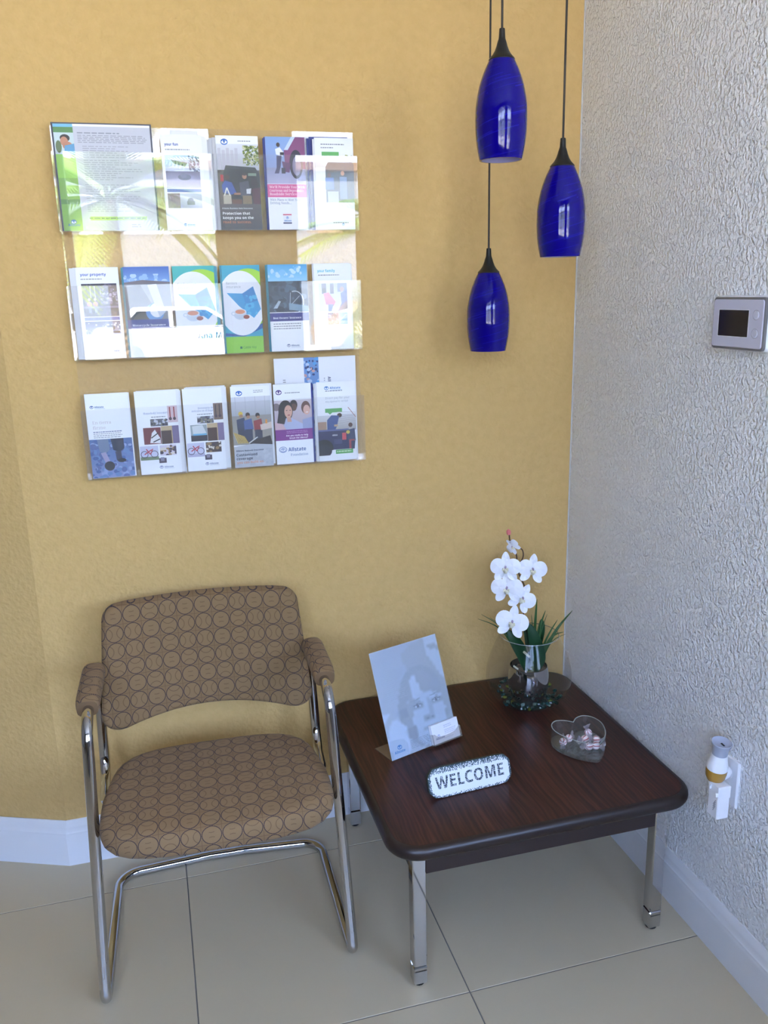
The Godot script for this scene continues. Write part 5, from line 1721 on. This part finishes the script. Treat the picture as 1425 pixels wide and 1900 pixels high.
func build_bowl() -> void:
	var at := Vector3(-0.214, 0.3856, 0.193)
	var glass := pane("bowl_glass", rgb(74, 88, 80), 0.09)
	glass.metallic_specular = 0.32
	var bowl := thing("glass_bowl", "round clear glass bowl holding the orchid, at the back of the dark table", "bowl", at)
	var pts := []
	for q in [[0.0, 0.002], [0.052, 0.0015], [0.060, 0.003], [0.090, 0.016], [0.113, 0.045], [0.1225, 0.080], [0.120, 0.115], [0.109, 0.154], [0.095, 0.189], [0.084, 0.214]]:
		pts.append(Vector3(q[0], q[1], 0))
	var sm := spline(pts, 4)
	var outer := []
	for q in sm:
		outer.append(Vector2(maxf(q.x, 0), q.y))
	var g := Geo.new()
	g.lathe(outer, 56)
	put("bowl_wall", [g, glass], bowl, 60.0)
	var rg := Geo.new()
	var ring := []
	for k in 56:
		ring.append(Vector3(cos(TAU * k / 56.0) * 0.0835, 0.2145, sin(TAU * k / 56.0) * 0.0835))
	rg.tube(ring, 0.0013, 8, true)
	var rim_glass := pane("rim_glass", rgb(170, 180, 176), 0.4)
	put("rim", [rg, rim_glass], bowl)
	var hg := Geo.new()
	hg.lathe([Vector2(0, 0.0), Vector2(0.050, 0.0), Vector2(0.054, 0.001), Vector2(0.055, 0.0045), Vector2(0, 0.0045)], 40)
	put("base", [hg, pane("base_glass", rgb(70, 88, 80), 0.35)], bowl)
	# glass gems
	var rng := RandomNumberGenerator.new()
	rng.seed = 77
	var kinds := [["dark green", mat("dark_green_glass", rgb(14, 42, 34), 0.15)], ["clear", mat("clear_glass_gem", rgb(100, 124, 120), 0.1)], ["yellow-green", mat("yellow_green_glass", rgb(104, 112, 34), 0.15)], ["teal", mat("teal_glass", rgb(20, 60, 60), 0.15)]]
	var gems := []
	for k in 4:
		var row := []
		for v in 2:
			row.append(mesh_of([blob(rng, Vector3(0.0075, 0.0055, 0.006)), kinds[k][1]], 10.0))
		gems.append(row)
	for i in 84:
		var a := i * 2.39996
		var r := 0.050 + 0.046 * pow(rng.randf(), 0.8)
		var k: int = [0, 0, 3, 0, 1, 3, 0, 2, 0, 3][i % 10]
		var y := 0.010 + maxf(0.0, r - 0.056) * 0.42 + 0.006 * (i % 3)
		var m := place("glass_gem", gems[k][i % 2], self, Transform3D(Basis(Vector3.UP, rng.randf() * TAU) * Basis(Vector3(1, 0, 0), rng.randf_range(-0.5, 0.5)), at + Vector3(cos(a) * r, y, sin(a) * r)))
		tag(m, "small %s glass gem in the ring round the mirrored cup inside the bowl" % kinds[k][0], "glass gem", "%s glass gems in the bowl" % kinds[k][0])
	# the potted orchid
	var t := thing("potted_orchid", "white orchid with seven blooms in a mirrored silver cup inside the glass bowl", "orchid", at + Vector3(0, 0.0065, 0))
	var cg := Geo.new()
	cg.xf = Transform3D(Basis().scaled(Vector3(1.06, 1.03, 1.06)), Vector3.ZERO)
	cg.lathe([Vector2(0, 0.0), Vector2(0.030, 0.0), Vector2(0.036, 0.004), Vector2(0.046, 0.018), Vector2(0.0535, 0.042), Vector2(0.0555, 0.062), Vector2(0.0545, 0.085), Vector2(0.0515, 0.104), Vector2(0.0505, 0.109), Vector2(0.0490, 0.109), Vector2(0.0495, 0.102), Vector2(0.050, 0.090)], 44)
	put("cup", [cg, mat("mirror_silver", rgb(196, 192, 196), 0.04, 1.0)], t, 45.0)
	var so := Geo.new()
	so.lathe([Vector2(0.0505, 0.092), Vector2(0.030, 0.099), Vector2(0.0, 0.101)], 24)
	for k in 46:
		var b := blob(rng, Vector3(0.006, 0.004, 0.005))
		var a := rng.randf() * TAU
		var r := 0.045 * sqrt(rng.randf())
		for i in b.p.size() / 3:
			so.tri(b.p[i * 3] + Vector3(cos(a) * r, 0.101, sin(a) * r), b.p[i * 3 + 1] + Vector3(cos(a) * r, 0.101, sin(a) * r), b.p[i * 3 + 2] + Vector3(cos(a) * r, 0.101, sin(a) * r))
	var soil := put("pebble_filling", [so, mat("brown_pebbles", rgb(110, 92, 74), 0.7)], t)
	soil.set_meta("kind", "stuff")
	var org := t.position
	var L := func(x: float, y: float, z: float) -> Vector3: return Vector3(x, y, z) - org
	var green := mat("leaf_green", rgb(12, 58, 28), 0.4)
	green.backlight_enabled = true
	green.backlight = Color(0.05, 0.15, 0.05)
	var grass_m := mat("grass_green", rgb(46, 84, 36), 0.45)
	var brown := mat("brown_stem", rgb(84, 58, 40), 0.6)
	var stem := Geo.new()
	stem.tube(spline([L.call(-0.212, 0.485, 0.195), L.call(-0.226, 0.60, 0.198), L.call(-0.240, 0.69, 0.203), L.call(-0.236, 0.745, 0.204), L.call(-0.258, 0.800, 0.203), L.call(-0.262, 0.845, 0.201), L.call(-0.279, 0.880, 0.200), L.call(-0.2835, 0.905, 0.200)], 8), 0.0022, 8)
	stem.tube(spline([L.call(-0.258, 0.812, 0.203), L.call(-0.243, 0.835, 0.203), L.call(-0.246, 0.858, 0.206), L.call(-0.262, 0.868, 0.21)], 6), 0.0018, 7)
	put("stem", [stem, brown], t)
	var white := mat("white_petal", rgb(240, 241, 248), 0.55)
	white.backlight_enabled = true
	white.backlight = Color(0.3, 0.3, 0.33)
	var lipm := mat("pale_yellow_lip", rgb(228, 222, 198), 0.5)
	var plum := mat("plum_throat", rgb(168, 146, 168), 0.5)
	var disc := func(c: Vector2, rx: float, ry: float, rot: float, cup: float, tip: float) -> Geo:
		var q := Geo.new()
		q.shell(5, 20, func(u: float, v: float) -> Vector3:
			var th := v * TAU
			var r := maxf(u, 0.02)
			var e := Vector2(rx * cos(th) * r * (1.0 - 0.10 * sin(th)), ry * sin(th) * r * (1.0 - tip * pow(absf(cos(th)), 2))).rotated(rot)
			return Vector3(c.x + e.x, c.y + e.y, cup * (1.0 - r * r) + 0.0010 * sin(th * 4.0) * r), 0.0009)
		return q
	var lip := Geo.new()
	lip.shell(6, 8, func(u: float, v: float) -> Vector3: return Vector3((v - 0.5) * 0.016 * (1.0 - 0.5 * u), -0.002 - 0.013 * u, 0.008 + 0.007 * sin(u * 3.0) - 0.02 * pow(v - 0.5, 2)), 0.001)
	for s in [-1.0, 1.0]:
		lip.tube([Vector3(0, -0.003, 0.006), Vector3(s * 0.006, -0.003, 0.011), Vector3(s * 0.0075, -0.008, 0.014)], [0.0022, 0.0024, 0.0012], 7)
	var thr := Geo.new()
	thr.tube([Vector3(0, 0.003, 0.003), Vector3(0, 0.001, 0.009), Vector3(0, -0.002, 0.012)], [0.0026, 0.0028, 0.0014], 8)
	var flower := mesh_of([lip, lipm, thr, plum], 50.0)
	var petals := [mesh_of([disc.call(Vector2(-0.0205, 0.004), 0.0225, 0.0215, 0.35, 0.004, 0.0), white], 50.0), mesh_of([disc.call(Vector2(0.0205, 0.004), 0.0225, 0.0215, -0.35, 0.004, 0.0), white], 50.0)]
	var sepals := [mesh_of([disc.call(Vector2(0, 0.025), 0.0115, 0.0190, 0.0, -0.002, 0.25), white], 50.0), mesh_of([disc.call(Vector2(-0.0165, -0.020), 0.0115, 0.0185, -0.75, -0.003, 0.25), white], 50.0), mesh_of([disc.call(Vector2(0.0165, -0.020), 0.0115, 0.0185, 0.75, -0.003, 0.25), white], 50.0)]
	# place, roll, size, yaw, pitch
	var fl := [[Vector3(-0.298, 0.815, 0.212), 0.03, 1.0, -0.5, -0.25], [Vector3(-0.218, 0.801, 0.212), -0.18, 1.0, -0.15, -0.2], [Vector3(-0.293, 0.755, 0.212), 0.05, 1.06, -0.55, -0.15], [Vector3(-0.249, 0.721, 0.216), -0.55, 0.98, -0.1, -0.2], [Vector3(-0.281, 0.6565, 0.222), -0.22, 1.10, -0.35, -0.35], [Vector3(-0.2755, 0.8725, 0.208), 0.9, 0.56, -1.0, 0.2]]
	for k in fl.size():
		var e: Array = fl[k]
		var p: Vector3 = e[0]
		var b := Basis(Vector3.UP, e[3]) * Basis(Vector3(1, 0, 0), e[4]) * Basis(Vector3(0, 0, 1), e[1])
		var f := place("flower", flower, t, Transform3D(b.scaled(Vector3.ONE * e[2]), p - org))
		for s in sepals:
			place("sepal", s, f)
		for s in petals:
			place("petal", s, f, Transform3D(Basis(), Vector3(0, 0, 0.0015)))
	var bud := Geo.new()
	bud.xf = Transform3D(Basis(Vector3(0, 0, 1), 0.1), L.call(-0.2845, 0.903, 0.200))
	bud.lathe([Vector2(0, 0.0), Vector2(0.0050, 0.002), Vector2(0.0065, 0.008), Vector2(0.0055, 0.014), Vector2(0.0, 0.0185)], 14)
	var pink := mat("pink_bud", rgb(222, 120, 120), 0.5)
	put("bud", [bud, pink], t)
	# broad leaves
	var leaf := func(spine: Array, w: float, side: Vector3) -> Geo:
		var sp := spline(spine, 8)
		var q := Geo.new()
		var n := sp.size() - 1
		q.shell(n, 6, func(u: float, v: float) -> Vector3:
			var o: Vector3 = sp[int(round(u * n))]
			var ww := w * pow(sin(PI * clampf(u * 0.93 + 0.07, 0, 1)), 0.6) if u < 0.995 else 0.0
			return o + side * (v - 0.5) * ww + Vector3(0, 0, 0.5) * ww * pow(v - 0.5, 2), 0.0012)
		return q
	for q in [[[L.call(-0.205, 0.49, 0.215), L.call(-0.207, 0.54, 0.238), L.call(-0.222, 0.60, 0.246), L.call(-0.236, 0.652, 0.236)], 0.043, Vector3(0.97, 0.05, 0.1)], [[L.call(-0.222, 0.49, 0.205), L.call(-0.245, 0.55, 0.215), L.call(-0.272, 0.60, 0.22), L.call(-0.290, 0.63, 0.21)], 0.036, Vector3(0.85, 0.45, 0.1)], [[L.call(-0.205, 0.49, 0.19), L.call(-0.212, 0.56, 0.20), L.call(-0.222, 0.61, 0.205), L.call(-0.235, 0.645, 0.20)], 0.040, Vector3(0.95, 0.1, -0.2)], [[L.call(-0.20, 0.49, 0.185), L.call(-0.185, 0.56, 0.19), L.call(-0.178, 0.61, 0.195), L.call(-0.176, 0.64, 0.19)], 0.030, Vector3(0.9, 0.1, -0.3)]]:
		put("leaf", [leaf.call(q[0], q[1], q[2]), green], t, 60.0)
	# grass blades: base, middle lift and tip
	for q in [[Vector3(-0.192, 0.702, 0.192), 0.010, 0.10], [Vector3(-0.166, 0.666, 0.195), 0.0085, 0.08], [Vector3(-0.158, 0.652, 0.190), 0.004, 0.06], [Vector3(-0.092, 0.664, 0.215), 0.012, 0.05], [Vector3(-0.118, 0.602, 0.215), 0.010, 0.075], [Vector3(-0.105, 0.590, 0.205), 0.004, 0.06], [Vector3(-0.366, 0.684, 0.205), 0.005, 0.075], [Vector3(-0.376, 0.672, 0.205), 0.005, 0.085], [Vector3(-0.205, 0.655, 0.185), 0.004, 0.08], [Vector3(-0.185, 0.640, 0.200), 0.007, 0.06], [Vector3(-0.135, 0.640, 0.210), 0.008, 0.04], [Vector3(-0.330, 0.660, 0.180), 0.004, 0.07]]:
		var tip: Vector3 = q[0]
		var base := Vector3(-0.205 + (tip.x + 0.205) * 0.12, 0.49, 0.195)
		var mid := base.lerp(tip, 0.5) + Vector3(0, q[2] * 0.5, 0.004)
		var sp := spline([base - org, mid - org, tip - org], 9)
		var across := (tip - base).cross(Vector3(-0.4, 0.5, 0.9)).normalized()
		var n := sp.size() - 1
		var bg := Geo.new()
		var wd: float = q[1]
		bg.shell(n, 2, func(u: float, v: float) -> Vector3: return sp[int(round(u * n))] + across * (v - 0.5) * wd * (1.0 - pow(u, 1.6) * 0.96) + Vector3(0, 0, -0.3) * wd * (0.5 - absf(v - 0.5)), 0.0006)
		put("grass_blade", [bg, grass_m], t, 60.0)
	# pale label sticks poking from the cup
	var stick := mat("pale_stick", rgb(206, 204, 178), 0.6)
	for q in [[Vector3(-0.232, 0.55, 0.235), Vector3(-0.250, 0.568, 0.236), 0.0035], [Vector3(-0.258, 0.508, 0.218), Vector3(-0.270, 0.518, 0.212), 0.0025]]:
		var pg := Geo.new()
		pg.tube([q[0] - org, q[1] - org], q[2], 6)
		put("plant_stick", [pg, stick], t)

# ---------------------------------------------------------------- heart dish with peppermints
func build_candy() -> void:
	var at := Vector3(-0.190, 0.3856, 0.474)
	var half := [Vector3(0, -0.050, 0), Vector3(0.018, -0.066, 0), Vector3(0.042, -0.071, 0), Vector3(0.062, -0.056, 0), Vector3(0.070, -0.028, 0), Vector3(0.064, 0.004, 0), Vector3(0.046, 0.038, 0), Vector3(0.022, 0.064, 0), Vector3(0.006, 0.075, 0), Vector3(0, 0.0765, 0)]
	var sm := spline(half, 4)
	var o := PackedVector2Array()
	for q in sm:
		o.append(Vector2(q.x, q.y))
	for k in range(sm.size() - 2, 0, -1):
		o.append(Vector2(-sm[k].x, sm[k].y))
	var fl := PackedVector2Array()
	for q in o:
		fl.append(Vector2(q.x, -q.y))
	if Geometry2D.is_polygon_clockwise(fl):
		fl.reverse()
	var t := thing("candy_dish", "heart-shaped clear glass dish with peppermints near the table's right edge", "dish", at)
	t.rotation.y = 0.05
	var up := Transform3D(Basis(Vector3(1, 0, 0), Vector3(0, 0, -1), Vector3(0, 1, 0)), Vector3.ZERO)
	var g := Geo.new()
	g.xf = up
	g.prism(fl, [Vector2(0.0010, 0.008), Vector2(0, 0.052), Vector2(0.0006, 0.0535)], false, false)
	g.prism(fl, [Vector2(0.0034, 0.0535), Vector2(0.0040, 0.030), Vector2(0.0048, 0.010)].map(func(q): return q), false, false)
	put("dish_wall", [g, pane("dish_glass", rgb(150, 166, 158), 0.045)], t, 50.0)
	var rm := Geo.new()
	rm.xf = up
	rm.prism(fl, [Vector2(0.0006, 0.0533), Vector2(0.0012, 0.0544), Vector2(0.0026, 0.0544), Vector2(0.0034, 0.0533)], false, false)
	put("rim", [rm, pane("dish_rim_glass", rgb(200, 212, 206), 0.45)], t, 60.0)
	var bs := Geo.new()
	bs.xf = up
	bs.prism(fl, [Vector2(0.006, 0.0), Vector2(0.0018, 0.002), Vector2(0.0010, 0.0085), Vector2(0.0048, 0.0105)], true, true)
	put("thick_base", [bs, pane("dish_base_glass", rgb(118, 136, 128), 0.15)], t, 35.0)
	# peppermints: striped barrels in twisted clear wrappers
	var white := mat("white_candy", rgb(238, 222, 222), 0.3)
	var red := mat("red_stripe", rgb(150, 22, 34), 0.3)
	var wrap := pane("clear_wrapper", rgb(190, 178, 182), 0.34)
	var w := Geo.new()
	var r := Geo.new()
	var prof := []
	for k in 9:
		var a := -PI / 2 + PI * k / 8.0
		prof.append(Vector2(0.0100 * pow(maxf(cos(a), 0.0), 0.6), 0.0095 * sin(a)))
	var segs := 24
	for i in segs:
		var q: Geo = r if i % 4 == 0 else w
		for j in prof.size() - 1:
			var c := []
			for e in [[i, j], [i, j + 1], [i + 1, j + 1], [i + 1, j]]:
				var th: float = TAU * e[0] / segs + 0.25 * prof[e[1]].y / 0.0095
				c.append(Vector3(cos(th) * prof[e[1]].x, prof[e[1]].y, sin(th) * prof[e[1]].x))
			q.quad(c[0], c[1], c[2], c[3])
	var body := mesh_of([w, white, r, red], 60.0)
	var fan := Geo.new()
	for s in [-1.0, 1.0]:
		fan.shell(3, 12, func(u: float, v: float) -> Vector3:
			var th := v * TAU
			var rr := 0.0024 + 0.0105 * u * (0.8 + 0.35 * cos(th * 3.0))
			return Vector3(cos(th) * rr, s * (0.009 + 0.013 * u + 0.002 * sin(th * 5.0) * u), sin(th) * rr * 0.55), 0.0002)
	var ends := mesh_of([fan, wrap], 20.0)
	var looks := ["wrapped peppermint at the far left of the heart dish", "second wrapped peppermint from the left in the heart dish", "wrapped peppermint in the middle of the heart dish's right cluster", "wrapped peppermint standing on end, its clear wrapper fanned upward in the heart dish", "rightmost upper wrapped peppermint in the heart dish", "wrapped peppermint nearest the heart dish's tip, left of the pair", "wrapped peppermint nearest the heart dish's tip, right of the pair"]
	var sp := [[Vector3(-0.2380, 0.4070, 0.4600), 1.1, 1.5], [Vector3(-0.2150, 0.4070, 0.4480), 0.7, 1.5], [Vector3(-0.1770, 0.4070, 0.4640), 0.2, 1.5], [Vector3(-0.1580, 0.412, 0.4460), 0.4, 0.25], [Vector3(-0.1500, 0.4070, 0.4760), -0.6, 1.5], [Vector3(-0.1860, 0.4070, 0.5010), 0.15, 1.2], [Vector3(-0.1665, 0.4070, 0.5030), -0.3, 1.3]]
	for k in 7:
		var e: Array = sp[k]
		var c := thing("peppermint", looks[k], "candy", e[0], "wrapped peppermints in the heart dish")
		c.transform.basis = Basis(Vector3.UP, e[1]) * Basis(Vector3(0, 0, 1), e[2])
		place("candy", body, c)
		place("wrapper", ends, c)

# ---------------------------------------------------------------- things on the white wall
func build_wall_devices() -> void:
	var t := thing("thermostat", "white wall thermostat with a dark blank screen on the textured white wall", "thermostat", Vector3(0, 1.4775, 0.745))
	t.rotation.y = -PI / 2   # local z out of the wall, local x towards +z
	var W := 0.164
	var H := 0.106
	var b := Geo.new()
	b.prism(rrect(W + 0.004, H + 0.004, 0.010), [Vector2(0, 0.0), Vector2(0, 0.016), Vector2(0.002, 0.0205), Vector2(0.004, 0.0215)])
	put("body", [b, M.white_plastic], t, 35.0)
	var rg := Geo.new()
	rg.prism(rrect(W - 0.001, H - 0.001, 0.009), [Vector2(0, 0.0213), Vector2(0, 0.0255), Vector2(0.0015, 0.0268)])
	put("bezel", [rg, mat("grey_bezel", rgb(112, 110, 110), 0.45)], t, 35.0)
	var fp := Geo.new()
	fp.prism(rrect(W - 0.0105, H - 0.0105, 0.006), [Vector2(0, 0.0265), Vector2(0, 0.0285), Vector2(0.0008, 0.0292)])
	put("faceplate", [fp, mat("silver_lilac_plastic", rgb(196, 195, 210), 0.35)], t, 35.0)
	var fr := Geo.new()
	fr.prism(rrect(0.0955, 0.0555, 0.001), [Vector2(0, 0.0289), Vector2(0.0004, 0.0295)])
	fr.xf = Transform3D()
	var fro := put("screen_frame", [fr, M.white_plastic], t)
	fro.position = Vector3(-0.0115, 0.0005, 0)
	var sc := Geo.new()
	sc.prism(rrect(0.0925, 0.0530, 0.0008), [Vector2(0, 0.0292), Vector2(0.0002, 0.0298)])
	var scr := put("screen", [sc, mat("dark_screen", rgb(22, 21, 28), 0.16)], t)
	scr.position = Vector3(-0.0108, 0.0005, 0)
	for y in [0.0180, -0.0180]:
		var bt := Geo.new()
		bt.xf = Transform3D(Basis(Vector3(1, 0, 0), PI / 2), Vector3(0.0570, y, 0.0287))
		bt.lathe([Vector2(0, 0.0), Vector2(0.0092, 0.0), Vector2(0.0092, 0.0006), Vector2(0.0084, 0.0014), Vector2(0.0078, 0.0007), Vector2(0.0070, 0.0016), Vector2(0.0, 0.0020)], 24)
		var rn := Geo.new()
		rn.xf = bt.xf
		rn.lathe([Vector2(0.0090, 0.0), Vector2(0.0100, 0.0), Vector2(0.0100, 0.0008), Vector2(0.0090, 0.0008)], 24)
		put("button", [rn, mat("button_ring_grey", rgb(150, 149, 160), 0.4), bt, mat("silver_button", rgb(202, 201, 214), 0.35)], t, 25.0)
	# outlet plate
	var pz := 0.807
	var py := 0.4625
	var op := thing("outlet_plate", "white outlet cover plate low on the white wall, behind the plugged-in devices", "outlet", Vector3(0, py, pz))
	op.rotation.y = -PI / 2
	var pg := Geo.new()
	pg.prism(rrect(0.072, 0.116, 0.003), [Vector2(0, 0.0), Vector2(0, 0.004), Vector2(0.0025, 0.0062)])
	put("plate", [pg, M.white_plastic], op, 35.0)
	for y in [0.0195, -0.0195]:
		var rc := Geo.new()
		rc.prism(rrect(0.034, 0.028, 0.010), [Vector2(0, 0.006), Vector2(0.0006, 0.0075)])
		var ro := put("receptacle", [rc, M.white_plastic], op, 35.0)
		ro.position = Vector3(0, y, 0)
		for x in [-0.0063, 0.0063]:
			var sg := Geo.new()
			sg.box(Vector3(x, 0.002, 0.0074), Vector3(0.0018, 0.008, 0.0012))
			put("slot", [sg, M.black], ro)
	# air freshener in the upper outlet
	var af := thing("air_freshener", "plug-in air freshener with a grey collar and amber oil bottle, in upper outlet", "air freshener", Vector3(-0.045, 0.466, 0.815))
	var lean := Basis(Vector3(1, 0, 0), 0.13)
	var cap := Geo.new()
	cap.xf = Transform3D(lean, Vector3.ZERO)
	cap.lathe([Vector2(0.0165, 0.073), Vector2(0.0172, 0.082), Vector2(0.0188, 0.096), Vector2(0.0218, 0.104), Vector2(0.0226, 0.108), Vector2(0.0215, 0.1095), Vector2(0.0195, 0.107), Vector2(0.012, 0.1035), Vector2(0, 0.1025)], 32)
	var capm := put("collar", [cap, mat("grey_collar", rgb(168, 174, 190), 0.4)], af, 35.0)
	var vent := Geo.new()
	vent.xf = Transform3D(lean, Vector3.ZERO)
	vent.box(Vector3(0.002, 0.1033, 0.002), Vector3(0.004, 0.001, 0.011))
	put("vent_slot", [vent, M.black], capm)
	var hs := Geo.new()
	hs.xf = Transform3D(lean, Vector3.ZERO)
	hs.lathe([Vector2(0, 0.040), Vector2(0.0232, 0.040), Vector2(0.0236, 0.044), Vector2(0.0222, 0.053), Vector2(0.0196, 0.063), Vector2(0.0178, 0.073), Vector2(0.0174, 0.078), Vector2(0.0150, 0.079)], 32)
	hs.xf = Transform3D(Basis(Vector3(0, 0, 1), PI / 2), Vector3(0.014, 0.026, 0.004))
	hs.lathe([Vector2(0, 0.020), Vector2(0.010, 0.019), Vector2(0.016, 0.012), Vector2(0.019, 0.0), Vector2(0.017, -0.012), Vector2(0.013, -0.0195), Vector2(0.013, -0.0225)].map(func(q): return Vector2(q.x, -q.y)), 28)
	put("housing", [hs, M.white_plastic], af, 45.0)
	var bt := Geo.new()
	bt.xf = Transform3D(lean, Vector3.ZERO)
	bt.lathe([Vector2(0, 0.0015), Vector2(0.008, 0.002), Vector2(0.0165, 0.008), Vector2(0.0215, 0.018), Vector2(0.0232, 0.030), Vector2(0.0230, 0.0405), Vector2(0, 0.0405)], 32)
	var amber := mat("amber_oil_bottle", rgb(176, 132, 44), 0.08)
	amber.clearcoat_enabled = true
	amber.backlight_enabled = true
	amber.backlight = Color(0.35, 0.24, 0.05)
	put("bottle", [bt, amber], af, 45.0)
	# white box-shaped plug below it
	var bx := thing("plug_device", "small white box-shaped plug-in device with a slotted side, below the air freshener", "plug-in device", Vector3(-0.046, 0.3945, 0.836))
	var bg := Geo.new()
	bg.box(Vector3(0, 0.0405, 0), Vector3(0.031, 0.081, 0.034), 0.0018)
	bg.box(Vector3(0.0005, 0.0655, 0), Vector3(0.0325, 0.030, 0.0352), 0.0016)
	put("case", [bg, M.white_plastic], bx, 20.0)
	for z in [-0.010, 0.014]:
		var tb := Geo.new()
		tb.box(Vector3(-0.0175, 0.070 - 0.3 * (z + 0.010), z), Vector3(0.006, 0.009, 0.005), 0.001)
		put("tab", [tb, M.white_plastic], bx, 20.0)
	for k in 4:
		var vg := Geo.new()
		vg.xf = Transform3D(Basis(Vector3(1, 0, 0), 0.5), Vector3(-0.0156, 0.040 - 0.005 * k, 0.006))
		vg.box(Vector3.ZERO, Vector3(0.0006, 0.016, 0.0014))
		put("slot", [vg, mat("slot_shadow_grey", rgb(150, 150, 156), 0.6)], bx)
	var pr := Geo.new()
	pr.box(Vector3(0.0265, 0.048, -0.022), Vector3(0.023, 0.014, 0.012), 0.002)
	pr.box(Vector3(0.0105, 0.048, -0.019), Vector3(0.010, 0.014, 0.012), 0.001)
	put("plug", [pr, M.white_plastic], bx, 20.0)
